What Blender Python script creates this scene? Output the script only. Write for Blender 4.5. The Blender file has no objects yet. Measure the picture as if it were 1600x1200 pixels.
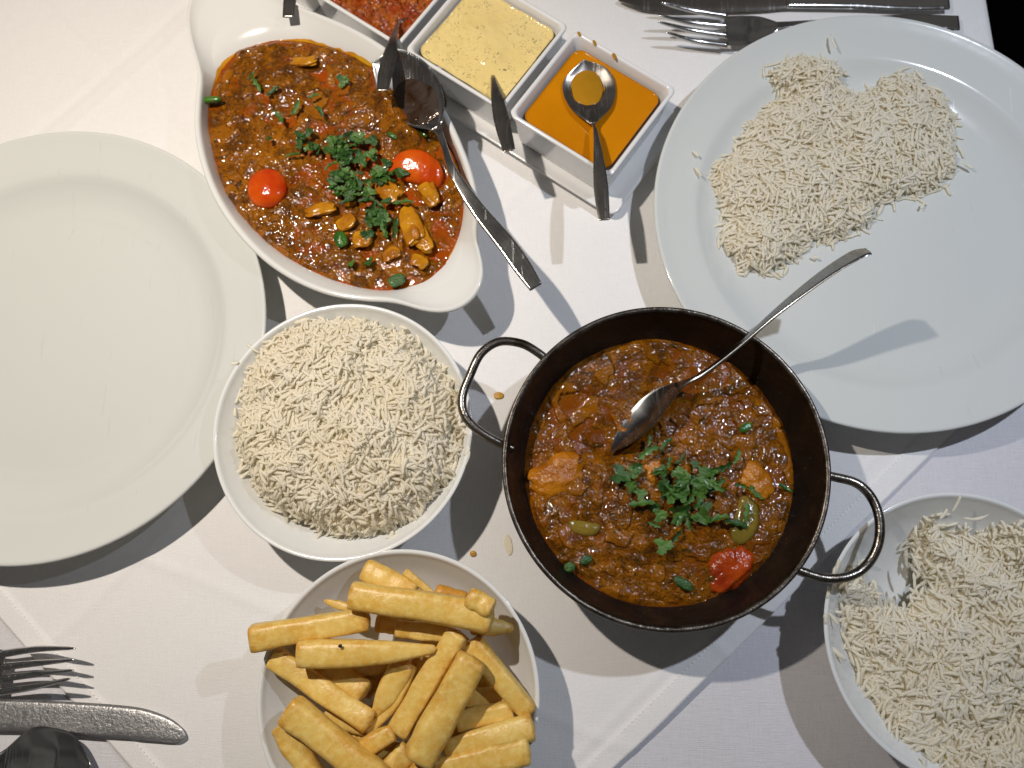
import bpy, math, random
import numpy as np
from mathutils import Vector
random.seed(7); RNG = np.random.default_rng(11)
C = bpy.context.scene.collection
rad = math.radians

# ---------------------------------------------------------------- camera, light, exposure
FPX = 1209.0                                   # focal length in photo pixels (1600 wide)
TH, RO, CH = rad(13.72), rad(-2.02), 0.52
CO = np.array([0., 0., CH])
CD = np.array([math.sin(RO)*math.cos(TH), math.sin(TH), -math.cos(TH)*math.cos(RO)]); CD /= np.linalg.norm(CD)
CR = np.cross(CD, [0, 1, 0]); CR /= np.linalg.norm(CR)
CU = np.cross(CR, CD)
cam = bpy.data.cameras.new('camera'); camo = bpy.data.objects.new('camera', cam); C.objects.link(camo)
from mathutils import Matrix
camo.matrix_world = Matrix(((CR[0], CU[0], -CD[0], 0), (CR[1], CU[1], -CD[1], 0), (CR[2], CU[2], -CD[2], CH), (0, 0, 0, 1)))
cam.sensor_width = 36; cam.lens = FPX/1600*36; cam.clip_start = .01; cam.clip_end = 20
cam.dof.use_dof = True; cam.dof.focus_distance = 0.475; cam.dof.aperture_fstop = 6.6
bpy.context.scene.camera = camo

world = bpy.data.worlds.new('World'); bpy.context.scene.world = world; world.use_nodes = True
world.node_tree.nodes['Background'].inputs[0].default_value = (.95, .97, 1.0, 1)
wt = world.node_tree; bg = wt.nodes['Background']; bg.inputs[1].default_value = 0.052      # dim room above, unevenly lit
tc = wt.nodes.new('ShaderNodeTexCoord'); nz = wt.nodes.new('ShaderNodeTexNoise'); nz.inputs['Scale'].default_value = 2.2; nz.inputs['Detail'].default_value = 2
cr = wt.nodes.new('ShaderNodeValToRGB'); cr.color_ramp.elements[0].position = .36; cr.color_ramp.elements[0].color = (.22, .22, .24, 1)
cr.color_ramp.elements[1].position = .66; cr.color_ramp.elements[1].color = (2.1, 2.0, 1.9, 1)
wt.links.new(tc.outputs['Generated'], nz.inputs['Vector']); wt.links.new(nz.outputs['Fac'], cr.inputs[0]); wt.links.new(cr.outputs[0], bg.inputs[0])

def lamp(name, loc, aim, cone, power, col, r=.0085):
    l = bpy.data.lights.new(name, 'SPOT'); l.energy = power; l.color = col; l.shadow_soft_size = r
    l.spot_size = rad(cone); l.spot_blend = 1.0
    o = bpy.data.objects.new(name, l); o.location = loc; C.objects.link(o)
    o.rotation_euler = (Vector(aim)-Vector(loc)).to_track_quat('-Z', 'Y').to_euler(); return o
lamp('warm_lamp', (-.296, .300, .667), (-.36, .20, 0), 128, 19.3, (1.0, .90, .79))
lamp('cool_lamp', (.380, .301, .706), (.40, .12, 0), 110, 12.2, (.79, .86, 1.0))
vs = bpy.context.scene.view_settings
bpy.context.scene.cycles.diffuse_bounces = 8; bpy.context.scene.cycles.max_bounces = 16
bpy.context.scene.display_settings.display_device = 'sRGB'
vs.view_transform = 'Standard'; vs.look = 'None'; vs.exposure = 0; vs.gamma = 1

def P(px, py, z=0.):                           # where the thing seen at a photo pixel stands, at height z
    v = CD + CR*(px-800)/FPX - CU*(py-600)/FPX
    return CO + v*((z-CH)/v[2])

# ---------------------------------------------------------------- mesh helpers
def mesh(name, V, F, smooth=True):
    me = bpy.data.meshes.new(name)
    V = np.asarray(V, float)
    if isinstance(F, np.ndarray):
        n, k = F.shape
        me.vertices.add(len(V)); me.vertices.foreach_set('co', V.ravel())
        me.loops.add(n*k); me.loops.foreach_set('vertex_index', F.ravel().astype(np.int32))
        me.polygons.add(n); me.polygons.foreach_set('loop_start', np.arange(0, n*k, k, dtype=np.int32))
        me.polygons.foreach_set('loop_total', np.full(n, k, np.int32))
        me.update(calc_edges=True)
    else:
        me.from_pydata([tuple(v) for v in V], [], F); me.update()
    if smooth: me.polygons.foreach_set('use_smooth', [True]*len(me.polygons))
    return me

def tag(o, label=None, cat=None, group=None, kind=None):
    if label: o['label'] = label
    if cat: o['category'] = cat
    if group: o['group'] = group
    if kind: o['kind'] = kind
    return o

def thing(name, label, cat, loc, group=None):
    o = bpy.data.objects.new(name, None); o.empty_display_size = .01
    o.location = tuple(loc); C.objects.link(o); return tag(o, label, cat, group)

def obj(name, V, F, m, parent=None, smooth=True, attrs=None, **kw):
    V = np.asarray(V, float)
    if parent is not None:
        off = np.array(parent.location) if parent.parent is None else np.array(parent.location)+np.array(parent.parent.location)
    else:
        off = np.array([V[:, 0].mean(), V[:, 1].mean(), V[:, 2].min()])
    me = mesh(name, V-off, F, smooth)
    if attrs:
        for k, a in attrs.items():
            at = me.attributes.new(k, 'FLOAT', 'POINT'); at.data.foreach_set('value', np.asarray(a, np.float32))
    me.materials.append(m)
    o = bpy.data.objects.new(name, me); C.objects.link(o)
    if parent is not None: o.parent = parent
    else: o.location = tuple(off)
    return tag(o, **kw)

def grid_faces(nr, nc, closed=False):
    i = np.arange(nr-1)[:, None]; j = np.arange(nc if closed else nc-1)[None, :]
    j2 = (j+1) % nc
    return np.stack([i*nc+j, i*nc+j2, (i+1)*nc+j2, (i+1)*nc+j], -1).reshape(-1, 4)

def lathe(prof, n=160):
    pr = np.array(prof, float); a = np.linspace(0, 2*np.pi, n, endpoint=False)
    V = np.stack([pr[:, None, 0]*np.cos(a), pr[:, None, 0]*np.sin(a), np.repeat(pr[:, 1:2], n, 1)], -1).reshape(-1, 3)
    return V, grid_faces(len(pr), n, True)

def spline(pts, n, closed=False):
    p = np.array(pts, float); N = len(p)
    m = n if closed else n
    t = np.linspace(0, N if closed else N-1, m, endpoint=not closed)
    i = np.floor(t).astype(int)
    if not closed: i = np.minimum(i, N-2)
    f = (t-i)[:, None]
    g = (lambda k: p[k % N]) if closed else (lambda k: p[np.clip(k, 0, N-1)])
    a, b, c, d = g(i-1), g(i), g(i+1), g(i+2)
    return .5*((2*b)+(-a+c)*f+(2*a-5*b+4*c-d)*f*f+(-a+3*b-3*c+d)*f**3)

def tube(path, r, n=12, caps=True):
    p = np.array(path, float); T = np.gradient(p, axis=0); T /= np.linalg.norm(T, axis=1)[:, None]
    up = np.array([0, 0, 1.]); rr = np.full(len(p), r) if np.isscalar(r) else np.array(r)
    V = []
    for k in range(len(p)):
        s = np.cross(T[k], up)
        if np.linalg.norm(s) < 1e-3: s = np.array([1., 0, 0])
        s /= np.linalg.norm(s); u = np.cross(s, T[k])
        for a in np.linspace(0, 2*np.pi, n, endpoint=False): V.append(p[k]+rr[k]*(s*math.cos(a)+u*math.sin(a)))
    F = [tuple(f) for f in grid_faces(len(p), n, True)]
    if caps:
        F.append(tuple(range(n))[::-1]); F.append(tuple((len(p)-1)*n+j for j in range(n)))
    return np.array(V), F

def hash2(i, j, s):
    n = (i.astype(np.int64)*374761393+j.astype(np.int64)*668265263+s*982451653) & 0x7fffffff
    n = ((n ^ (n >> 13))*1274126177) & 0x7fffffff
    n = ((n ^ (n >> 16))*2246822519) & 0x7fffffff
    return (n ^ (n >> 15)) % 100003/100003.
def vnoise(x, y, s=0):
    x = np.asarray(x, float); y = np.asarray(y, float)
    i = np.floor(x); j = np.floor(y); fx = x-i; fy = y-j
    fx = fx*fx*(3-2*fx); fy = fy*fy*(3-2*fy)
    a, b, c, d = hash2(i, j, s), hash2(i+1, j, s), hash2(i, j+1, s), hash2(i+1, j+1, s)
    return (a*(1-fx)+b*fx)*(1-fy)+(c*(1-fx)+d*fx)*fy
def fbm(x, y, s=0, o=4):
    r = 0; a = .5; t = 0
    for k in range(o):
        r = r+a*vnoise(x*2**k+17.3*k, y*2**k+5.1*k, s+k); t += a; a *= .5
    return r/t
def worley(x, y, s=0):
    i0 = np.floor(x); j0 = np.floor(y); best = np.full(x.shape, 9.); rnd = np.zeros(x.shape)
    for di in (-1, 0, 1):
        for dj in (-1, 0, 1):
            i = i0+di; j = j0+dj
            d = np.hypot(i+hash2(i, j, s)-x, j+hash2(i, j, s+5)-y)
            q = hash2(i, j, s+9); m = d < best
            best = np.where(m, d, best); rnd = np.where(m, q, rnd)
    return best, rnd

# ---------------------------------------------------------------- materials
class NT:
    def __init__(s, name):
        s.m = bpy.data.materials.new(name); s.m.use_nodes = True; s.t = s.m.node_tree; s.b = s.t.nodes['Principled BSDF']
    def n(s, ty, **kw):
        x = s.t.nodes.new(ty)
        for k, v in kw.items():
            if k.startswith('_'): setattr(x, k[1:], v)
            else: x.inputs[k.replace('__', ' ')].default_value = v
        return x
    def l(s, a, b): s.t.links.new(a, b)
    def coords(s, scale=(1, 1, 1), rot=(0, 0, 0)):
        g = s.n('ShaderNodeNewGeometry')
        mp = s.n('ShaderNodeMapping'); mp.inputs['Scale'].default_value = scale; mp.inputs['Rotation'].default_value = rot
        s.l(g.outputs['Position'], mp.inputs['Vector']); return mp.outputs[0]
    def noise(s, scale, detail=3, rough=.5, sc=(1, 1, 1), rot=(0, 0, 0), dist=0):
        x = s.n('ShaderNodeTexNoise'); x.inputs['Scale'].default_value = scale; x.inputs['Detail'].default_value = detail
        x.inputs['Roughness'].default_value = rough; x.inputs['Distortion'].default_value = dist
        s.l(s.coords(sc, rot), x.inputs['Vector']); return x.outputs['Fac']
    def ramp(s, src, stops):
        r = s.n('ShaderNodeValToRGB'); e = r.color_ramp.elements
        while len(e) < len(stops): e.new(.5)
        for q, (p, c) in zip(e, stops):
            q.position = p; q.color = (*c, 1) if len(c) == 3 else c
        s.l(src, r.inputs[0]); return r.outputs[0]
    def mix(s, fac, a, b):
        x = s.n('ShaderNodeMix', _data_type='RGBA')
        for v, k in ((fac, 0), (a, 6), (b, 7)):
            if hasattr(v, 'links'): s.l(v, x.inputs[k])
            elif k == 0: x.inputs[0].default_value = v
            else: x.inputs[k].default_value = (*v, 1)
        return x.outputs[2]
    def math(s, op, a, b=0., c=None):
        x = s.n('ShaderNodeMath', _operation=op)
        for k, v in enumerate((a, b) if c is None else (a, b, c)):
            if hasattr(v, 'links'): s.l(v, x.inputs[k])
            else: x.inputs[k].default_value = v
        return x.outputs[0]
    def attr(s, n): return s.n('ShaderNodeAttribute', _attribute_name=n).outputs['Fac']
    def bump(s, h, dist, strength=1., prev=None):
        x = s.n('ShaderNodeBump'); x.inputs['Distance'].default_value = dist; x.inputs['Strength'].default_value = strength
        s.l(h, x.inputs['Height'])
        if prev: s.l(prev, x.inputs['Normal'])
        s.l(x.outputs[0], s.b.inputs['Normal']); return x.outputs[0]
    def set(s, **kw):
        names = dict(col='Base Color', rough='Roughness', metal='Metallic', spec='Specular IOR Level', coat='Coat Weight', coatr='Coat Roughness', sss='Subsurface Weight', sssr='Subsurface Radius', ssss='Subsurface Scale', trans='Transmission Weight', ior='IOR', sheen='Sheen Weight')
        for k, v in kw.items():
            i = s.b.inputs[names[k]]
            if hasattr(v, 'links'): s.l(v, i)
            else: i.default_value = (*v, 1) if k == 'col' else v
        return s

def scratches(t, thr=.735, scale=26, n=3, seed=0, ax=14, ay=.55):
    out = None
    for k in range(n):
        f = t.noise(scale, 2, .5, (ax, ay, 1), (0, 0, 1.05*k+.4+seed), .0)
        q = t.math('GREATER_THAN', f, thr)
        g = t.noise(30+11*k, 1, .5)
        q = t.math('MULTIPLY', q, t.math('GREATER_THAN', g, .52))
        out = q if out is None else t.math('MAXIMUM', out, q)
    return out

def ceramic(name, col=(.645, .665, .640), worn=True, rough=.10):
    t = NT(name)
    n1 = t.noise(30, 3)
    t.set(col=t.mix(n1, tuple(c*.975 for c in col), col), spec=.5, coat=.25, coatr=.05)
    if worn:
        s = scratches(t)
        t.set(rough=t.math('MULTIPLY_ADD', s, .18, rough))
        b = t.bump(t.math('ADD', t.math('MULTIPLY', s, -.5), n1), .00022)
    else:
        t.set(rough=rough); t.bump(n1, .0002)
    return t.m
M_plate = ceramic('plate_glaze')
M_bowl = ceramic('bowl_glaze', (.74, .755, .745), False, .13)
M_dish = ceramic('dish_glaze', (.73, .735, .71), False, .11)
M_square = ceramic('square_dish_glaze', (.79, .79, .785), False, .14)

def steel(name, col=(.62, .61, .59), rough=.16, scr=True, seed=0, brush=0):
    t = NT(name); n = t.noise(90, 4, .6)
    t.set(col=t.mix(t.noise(40, 3), tuple(c*.8 for c in col), col), metal=1.0)
    r = t.math('MULTIPLY_ADD', n, .14, rough-.05)
    if scr:
        s = scratches(t, .64, 34, 4, seed); r = t.math('MULTIPLY_ADD', s, .08, r)
        t.bump(t.math('ADD', t.math('MULTIPLY', s, -.06), t.math('MULTIPLY', n, .3)), .0002)
    else: t.bump(n, .0002)
    t.set(rough=r); return t.m
M_steel = steel('cutlery_steel')
M_teaspoon = steel('teaspoon_steel', (.50, .46, .42), .24)
M_spoonpan = steel('pan_spoon_steel', (.36, .37, .38), .24)
t = NT('sauce_coated_steel'); n = t.noise(55, 4, .6, dist=1.)
t.set(col=t.ramp(n, [(.35, (.045, .018, .006)), (.62, (.10, .075, .06))]), metal=.5, rough=.12); t.bump(t.noise(220, 3, .6), .0010); M_coated = t.m
def knife_metal():
    t = NT('scratched_knife_steel')
    s = scratches(t, .64, 75, 6, .3, 5, 1.1); n = t.noise(420, 3, .7); n2 = t.noise(60, 3)
    t.set(col=t.mix(n2, (.46, .46, .46), (.68, .68, .68)), metal=1., rough=t.math('MULTIPLY_ADD', n, .35, t.math('MULTIPLY_ADD', s, -.06, .30)))
    t.bump(t.math('ADD', t.math('MULTIPLY', s, -.15), n), .0005); return t.m
M_knife = knife_metal()

def cloth(name, col, ang, warp=.5):
    t = NT(name)
    a = t.noise(60, 2, .6, (26, 1.4, 1), (0, 0, ang)); b = t.noise(60, 2, .6, (1.4, 26, 1), (0, 0, ang))
    f = t.math('MULTIPLY', t.math('ADD', a, b), .5)
    g = t.noise(900, 2, .6)
    t.set(col=t.mix(t.math('MULTIPLY_ADD', t.math('SUBTRACT', f, .5), 3.0*warp, .5), tuple(c*.90 for c in col), tuple(min(c*1.04, .9) for c in col)),
          rough=.75, spec=.25, sheen=.15)
    p = t.bump(f, .0006, .8*warp); p = t.bump(g, .00035, .6, p); t.bump(t.noise(7, 3, .5), .006, .35, p)
    return t.m
M_over = cloth('overlay_cotton', (.82, .81, .80), rad(0), .55)
M_base = cloth('linen_cloth', (.69, .68, .71), rad(2), 1.0)
t = NT('stitch_thread'); t.set(col=(.86, .85, .84), rough=.6); M_thread = t.m
t = NT('dark_wood'); t.set(col=t.mix(t.noise(12, 4, .6, (1, 8, 1)), (.05, .028, .015), (.10, .055, .03)), rough=.5); M_wood = t.m
t = NT('black_carpet'); t.set(col=t.mix(t.noise(60, 3), (.002, .002, .002), (.006, .006, .006)), rough=.95, spec=.05); M_floor = t.m

def pan_metal():
    t = NT('seasoned_black_iron')
    n = t.noise(28, 5, .65, dist=1.2); n2 = t.noise(160, 4, .7)
    c = t.ramp(n, [(.35, (.007, .005, .004)), (.55, (.020, .011, .007)), (.72, (.038, .021, .009))])
    sp = t.math('GREATER_THAN', t.noise(300, 2, .6), .70)
    t.set(col=t.mix(t.math('MULTIPLY', sp, .7), c, (.09, .05, .02)), metal=.35, rough=t.math('MULTIPLY_ADD', n2, .35, .34), spec=.4)
    t.bump(n2, .0010, .7); return t.m
M_pan = pan_metal()
t = NT('worn_pan_rim'); n = t.noise(110, 4, .7)
t.set(col=t.ramp(n, [(.38, (.05, .04, .03)), (.64, (.15, .13, .11))]), metal=.9, rough=.32); t.bump(n, .0006); M_rim = t.m
t = NT('pan_handle_steel'); n = t.noise(80, 4, .7)
t.set(col=t.ramp(n, [(.34, (.07, .055, .04)), (.5, (.22, .20, .175))]), metal=1., rough=.28); t.bump(n, .0006); M_handle = t.m

def curry_mat(name, brown, orange, oil, dark, grain=900, rough=.12, spec_=.6):
    t = NT(name)
    h = t.attr('relief'); q = t.attr('lump'); n = t.noise(95, 4, .6, dist=.8); f = t.noise(grain, 3, .6); fl = t.noise(36, 3, .55, dist=1.0)
    c = t.mix(t.ramp(n, [(.38, (0, 0, 0)), (.62, (1, 1, 1))]), brown, orange)
    c = t.mix(t.math('MULTIPLY', t.ramp(f, [(.45, (0, 0, 0)), (.62, (1, 1, 1))]), .62), c, dark)
    c = t.mix(t.ramp(q, [(.78, (0, 0, 0)), (.97, (.75, .75, .75))]), c, orange)
    c = t.mix(t.ramp(h, [(.16, (1, 1, 1)), (.36, (0, 0, 0))]), c, oil)
    c = t.mix(t.math('MULTIPLY', t.ramp(fl, [(.56, (0, 0, 0)), (.66, (1, 1, 1))]), .55), c, oil)
    v = t.n('ShaderNodeTexVoronoi'); v.inputs['Scale'].default_value = 260; t.l(t.coords(), v.inputs['Vector'])
    sp = t.math('MULTIPLY', t.math('LESS_THAN', v.outputs['Distance'], .20), t.math('GREATER_THAN', t.noise(70, 2), .55))
    c = t.mix(t.math('MULTIPLY', sp, .85), c, (.018, .030, .006))
    wet = t.ramp(t.noise(115, 3, .6, dist=.6), [(.36, (0, 0, 0)), (.50, (1, 1, 1))])             # oil lies in patches, solids between are duller
    t.set(col=c, rough=t.math('MULTIPLY_ADD', t.math('SUBTRACT', 1., wet), .42, rough), spec=t.math('MULTIPLY_ADD', wet, spec_-.10, .10))
    v2 = t.n('ShaderNodeTexVoronoi'); v2.inputs['Scale'].default_value = grain*.75; t.l(t.coords(), v2.inputs['Vector'])
    t.bump(t.math('MULTIPLY', v2.outputs['Distance'], -1.), .00034*620/grain*.8, 1.); return t.m
M_curry = curry_mat('balti_curry', (.095, .032, .0008), (.27, .092, .0015), (.17, .042, .0006), (.014, .005, .0004), grain=900, rough=.05, spec_=.5)
M_curry2 = curry_mat('mushroom_curry', (.105, .034, .0015), (.31, .105, .003), (.30, .050, .0008), (.034, .010, .001), 620, .06)
M_relish = curry_mat('red_relish', (.24, .040, .005), (.42, .11, .010), (.32, .035, .002), (.08, .012, .002), 500, .08)

def plain(name, c1, c2, rough=.3, scale=60, bump=.0006, sss=0., coat=0., r=(1, .5, .2), detail=3, bscale=None):
    t = NT(name); n = t.noise(scale, detail, .55)
    t.set(col=t.mix(t.ramp(n, [(.35, (0, 0, 0)), (.65, (1, 1, 1))]), c1, c2), rough=rough, spec=.4, coat=coat*.5, coatr=.06, sss=sss, sssr=r, ssss=.003)
    t.bump(t.noise(bscale or scale*4, 3, .6), bump); return t.m
M_rice = plain('basmati_rice', (.95, .905, .79), (.975, .95, .88), .5, 45, .0001, .0, .0)
t_ = M_rice.node_tree; b_ = t_.nodes['Principled BSDF']; b_.inputs['Specular IOR Level'].default_value = .3
ca = t_.nodes.new('ShaderNodeAttribute'); ca.attribute_name = 'core'; cm = t_.nodes.new('ShaderNodeMix'); cm.data_type = 'RGBA'
lk = b_.inputs['Base Color'].links[0]; src = lk.from_socket; t_.links.new(src, cm.inputs[6]); cm.inputs[7].default_value = (.95, .87, .67, 1)   # warm glow of scattered light in the crevices, put into the mound body's colour
t_.links.new(ca.outputs['Fac'], cm.inputs[0]); t_.links.new(cm.outputs[2], b_.inputs['Base Color'])
tr = t_.nodes.new('ShaderNodeBsdfTranslucent'); tr.inputs[0].default_value = (.99, .95, .80, 1)   # cooked grains let light through
tp = t_.nodes.new('ShaderNodeBsdfTransparent'); tp.inputs[0].default_value = (1, .97, .88, 1)
mx = t_.nodes.new('ShaderNodeMixShader'); mx.inputs[0].default_value = .42
mx2 = t_.nodes.new('ShaderNodeMixShader'); mx2.inputs[0].default_value = .15
t_.links.new(b_.outputs[0], mx.inputs[1]); t_.links.new(tr.outputs[0], mx.inputs[2])
t_.links.new(mx.outputs[0], mx2.inputs[1]); t_.links.new(tp.outputs[0], mx2.inputs[2]); t_.links.new(mx2.outputs[0], t_.nodes['Material Output'].inputs[0])
t_ = M_rice.node_tree; b_ = t_.nodes['Principled BSDF']; b_.inputs['Specular IOR Level'].default_value = .3
M_yellow = plain('tomato_skin', (.46, .034, .002), (.60, .10, .004), .14, 40, .0006, .0, .0)
M_tomato = M_yellow
M_tomato2 = plain('stewed_tomato', (.24, .022, .002), (.42, .062, .003), .18, 60, .0009)
M_mush = plain('mushroom_flesh', (.52, .23, .008), (.30, .095, .004), .16, 70, .0006, .0, .0)
M_chicken = plain('glazed_chicken', (.50, .185, .006), (.30, .09, .003), .26, 70, .0012, .0, .0)
M_onion = plain('green_pepper_piece', (.22, .15, .02), (.13, .11, .015), .12, 60, .0008, .25, .6)
M_greenpep = plain('green_chilli_skin', (.015, .07, .008), (.05, .15, .015), .15, 80, .0005, 0, .6)
M_herb = plain('coriander_leaf', (.026, .088, .012), (.085, .18, .028), .36, 140, .0009, .0, .15)
M_herb2 = plain('dark_coriander_leaf', (.016, .055, .009), (.04, .11, .018), .38, 140, .0009, .0, .2)
M_orange = plain('orange_sauce', (.50, .175, .0012), (.60, .225, .002), .07, 14, .0002, .2, .5)
M_orangefilm = plain('orange_sauce_on_spoon', (.36, .175, .008), (.44, .21, .012), .10, 40, .0004, .1, .4)
M_oil = plain('yellow_oil_stain', (.62, .33, .02), (.50, .20, .008), .1, 90, .0003, .0, .3)
M_drop = plain('curry_drop', (.62, .36, .05), (.45, .20, .02), .2, 200, .0004)
M_stain = plain('pale_curry_stain', (.77, .71, .58), (.74, .65, .46), .6, 150, .0003)
M_crust = plain('browned_chip', (.60, .30, .030), (.52, .22, .018), .35, 60, .0012, .1)
def dip():
    t = NT('yellow_yoghurt_dip')
    v = t.n('ShaderNodeTexVoronoi'); v.inputs['Scale'].default_value = 330; t.l(t.coords(), v.inputs['Vector'])
    sp = t.math('MULTIPLY', t.math('GREATER_THAN', t.noise(330, 3, .8, dist=1.5), .61), t.math('GREATER_THAN', t.noise(60, 2), .42))
    sp2 = t.math('GREATER_THAN', t.noise(210, 3, .7), .68)
    c = t.mix(t.noise(30, 3), (.78, .58, .20), (.85, .69, .32))
    c = t.mix(t.math('MULTIPLY', sp2, .4), c, (.34, .26, .08))
    t.set(col=t.mix(t.math('MULTIPLY', sp, .8), c, (.09, .10, .04)), rough=.12, coat=.2)
    t.bump(t.noise(60, 3, .6), .0026); return t.m
M_dip = dip()
def chipmat():
    t = NT('fried_potato')
    e = t.attr('edge'); n = t.noise(45, 4, .6, dist=.5); f = t.noise(260, 4, .65)
    c = t.mix(t.ramp(n, [(.35, (0, 0, 0)), (.68, (1, 1, 1))]), (.76, .535, .14), (.71, .43, .075))
    c = t.mix(t.math('MULTIPLY', t.math('MULTIPLY', e, t.ramp(n, [(.3, (0, 0, 0)), (.6, (1, 1, 1))])), .8), c, (.54, .25, .022))
    v = t.n('ShaderNodeTexVoronoi'); v.inputs['Scale'].default_value = 85; t.l(t.coords(), v.inputs['Vector'])
    t.set(col=t.mix(t.math('MULTIPLY', t.ramp(f, [(.42, (0, 0, 0)), (.68, (1, 1, 1))]), .60), c, (.84, .66, .24)), rough=t.math('MULTIPLY_ADD', f, .30, .22), sss=.22, sssr=(1, .6, .2), ssss=.003, spec=.45)
    p = t.bump(t.noise(90, 4, .6), .0012, .6); t.bump(f, .0006, .5, p); return t.m
M_chip = chipmat()
t = NT('burnt_speck'); t.set(col=(.01, .007, .004), rough=.6); M_speck = t.m

# ---------------------------------------------------------------- table, cloths, floor
XE = .3415                                     # the table's right edge
def drape(V, off=0.):                          # sheet follows the table top and hangs down past its right edge
    V = V.copy(); r = .006+off; x = V[:, 0]-XE
    a = np.clip(x/r, 0, np.pi/2); d = np.maximum(x-r*np.pi/2, 0)
    m = x > 0
    V[m, 0] = XE+r*np.sin(a[m])+.02*np.minimum(d[m], .1)*np.sin(V[m, 1]*30)**2
    V[m, 2] += r*np.cos(a[m])-r-d[m]
    return V
f = [(-2.5, -2.5, -.75), (2.5, -2.5, -.75), (2.5, 2.5, -.75), (-2.5, 2.5, -.75)]
obj('floor', f, [(0, 1, 2, 3)], M_floor, kind='structure', smooth=False)
tb = thing('table', 'dark wooden table under the white cloths', 'table', (-.2, .15, -.75))
def box(x0, x1, y0, y1, z0, z1):
    v = [(x, y, z) for z in (z0, z1) for x, y in ((x0, y0), (x1, y0), (x1, y1), (x0, y1))]
    return v, [(3, 2, 1, 0), (4, 5, 6, 7), (0, 1, 5, 4), (1, 2, 6, 5), (2, 3, 7, 6), (3, 0, 4, 7)]
obj('table_top', *box(-.9, XE-.002, -.45, .75, -.035, -.0035), M_wood, tb, smooth=False)
for x in (-.85, XE-.08):
    for y in (-.4, .68): obj('leg', *box(x, x+.05, y, y+.05, -.75, -.035), M_wood, tb, smooth=False)

nx, ny = 330, 200
X, Y = np.meshgrid(np.linspace(-.93, XE+.30, nx), np.linspace(-.48, .78, ny))
Vb = np.stack([X, Y, -.0022+.0006*(fbm(X*7, Y*7, 3)-.5)], -1).reshape(-1, 3)
obj('tablecloth', drape(Vb), grid_faces(ny, nx), M_base, label='pale linen tablecloth under the diagonal overlay, bare at the lower right', cat='tablecloth')

corner = np.array([-.109, -.254]); e1 = np.array([.745, .667]); e1 /= np.linalg.norm(e1); e2 = np.array([-.739, .673]); e2 /= np.linalg.norm(e2)
N = 560; S = .98; u = np.linspace(0, S, N); Ug, Vg = np.meshgrid(u, u)
px_ = corner[0]+Ug*e1[0]+Vg*e2[0]; py_ = corner[1]+Ug*e1[1]+Vg*e2[1]
d1 = Vg; d2 = Ug                                # distances in from the right and left edges
z = .0004*(fbm(px_*9, py_*9, 8)-.5)*2
def crease(ax, ay, bx, by, h, w, sgn=1):
    a = P(ax, ay)[:2]; b = P(bx, by)[:2]; d = (b-a)/np.linalg.norm(b-a)
    dist = (px_-a[0])*(-d[1])+(py_-a[1])*d[0]+.0025*(vnoise(px_*30, py_*30, 4)-.5)
    return h*np.exp(-(dist/w)**2)
z = z+crease(60, 0, 260, 190, .0007, .004)+crease(300, 0, 80, 190, -.0008, .004)+crease(320, 20, 100, 210, .0006, .004)
z = z+crease(0, 1080, 230, 860, .0006, .004)+crease(240, 880, 420, 950, .0005, .004)+crease(880, 1200, 1120, 960, .0004, .003)
z = z+.0009*((d1 < .0125) | (d2 < .0125))       # folded hem
lift = .0035*np.exp(-((d2-.30)/.07)**2)*np.exp(-d1/.02)+.0012*np.exp(-((d2-.16)/.04)**2)*np.exp(-d1/.015)
z = np.maximum(z+lift, -.0008)
edge_wave = .0009*(vnoise(Ug*25, Vg*0, 5)-.5)*np.exp(-d1/.01)
Vo = np.stack([px_+edge_wave, py_-edge_wave, z], -1)
Vo = Vo.reshape(-1, 3)
# thickness: a hanging lower lip round the outline
F = grid_faces(N, N); idx = np.arange(N*N).reshape(N, N)
loop = np.concatenate([idx[0, :], idx[1:, -1], idx[-1, -2::-1], idx[-2:0:-1, 0]])
lip = Vo[loop]-[0, 0, .0009]; k = len(Vo); L = len(loop)
F2 = np.stack([loop, k+np.arange(L), k+(np.arange(L)+1) % L, np.roll(loop, -1)], 1)
Vall = drape(np.vstack([Vo, lip]), .0022)
ov = thing('overlay_cloth', 'smooth white square overlay cloth laid diagonally with a stitched hem', 'tablecloth', (corner[0], corner[1], 0))
obj('cloth_sheet', Vall, np.vstack([F, F2]), M_over, ov)
sv, sf = [], []
for edge in (0, 1):
    s = .004
    while s < S-.01:
        d = .0122; L_ = .0019
        a = corner+(e1*s+e2*d if edge == 0 else e2*s+e1*d); dr = e1 if edge == 0 else e2; nr = e2 if edge == 0 else e1
        if a[0] < XE:
            zz = .0012+.0035*math.exp(-((s-.30)/.07)**2)*math.exp(-d/.02)*(edge == 0)
            b = len(sv)
            for q, w in ((0, 1), (0, -1), (L_, -1), (L_, 1)):
                p = a+dr*q+nr*w*.00042; sv.append((p[0], p[1], zz+.00005))
            p = a+dr*L_/2; sv.append((p[0], p[1], zz+.0004)); sf += [(b+i, b+(i+1) % 4, b+4) for i in range(4)]
        s += .0031
obj('stitching', sv, sf, M_thread, ov, kind='stuff')

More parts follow.
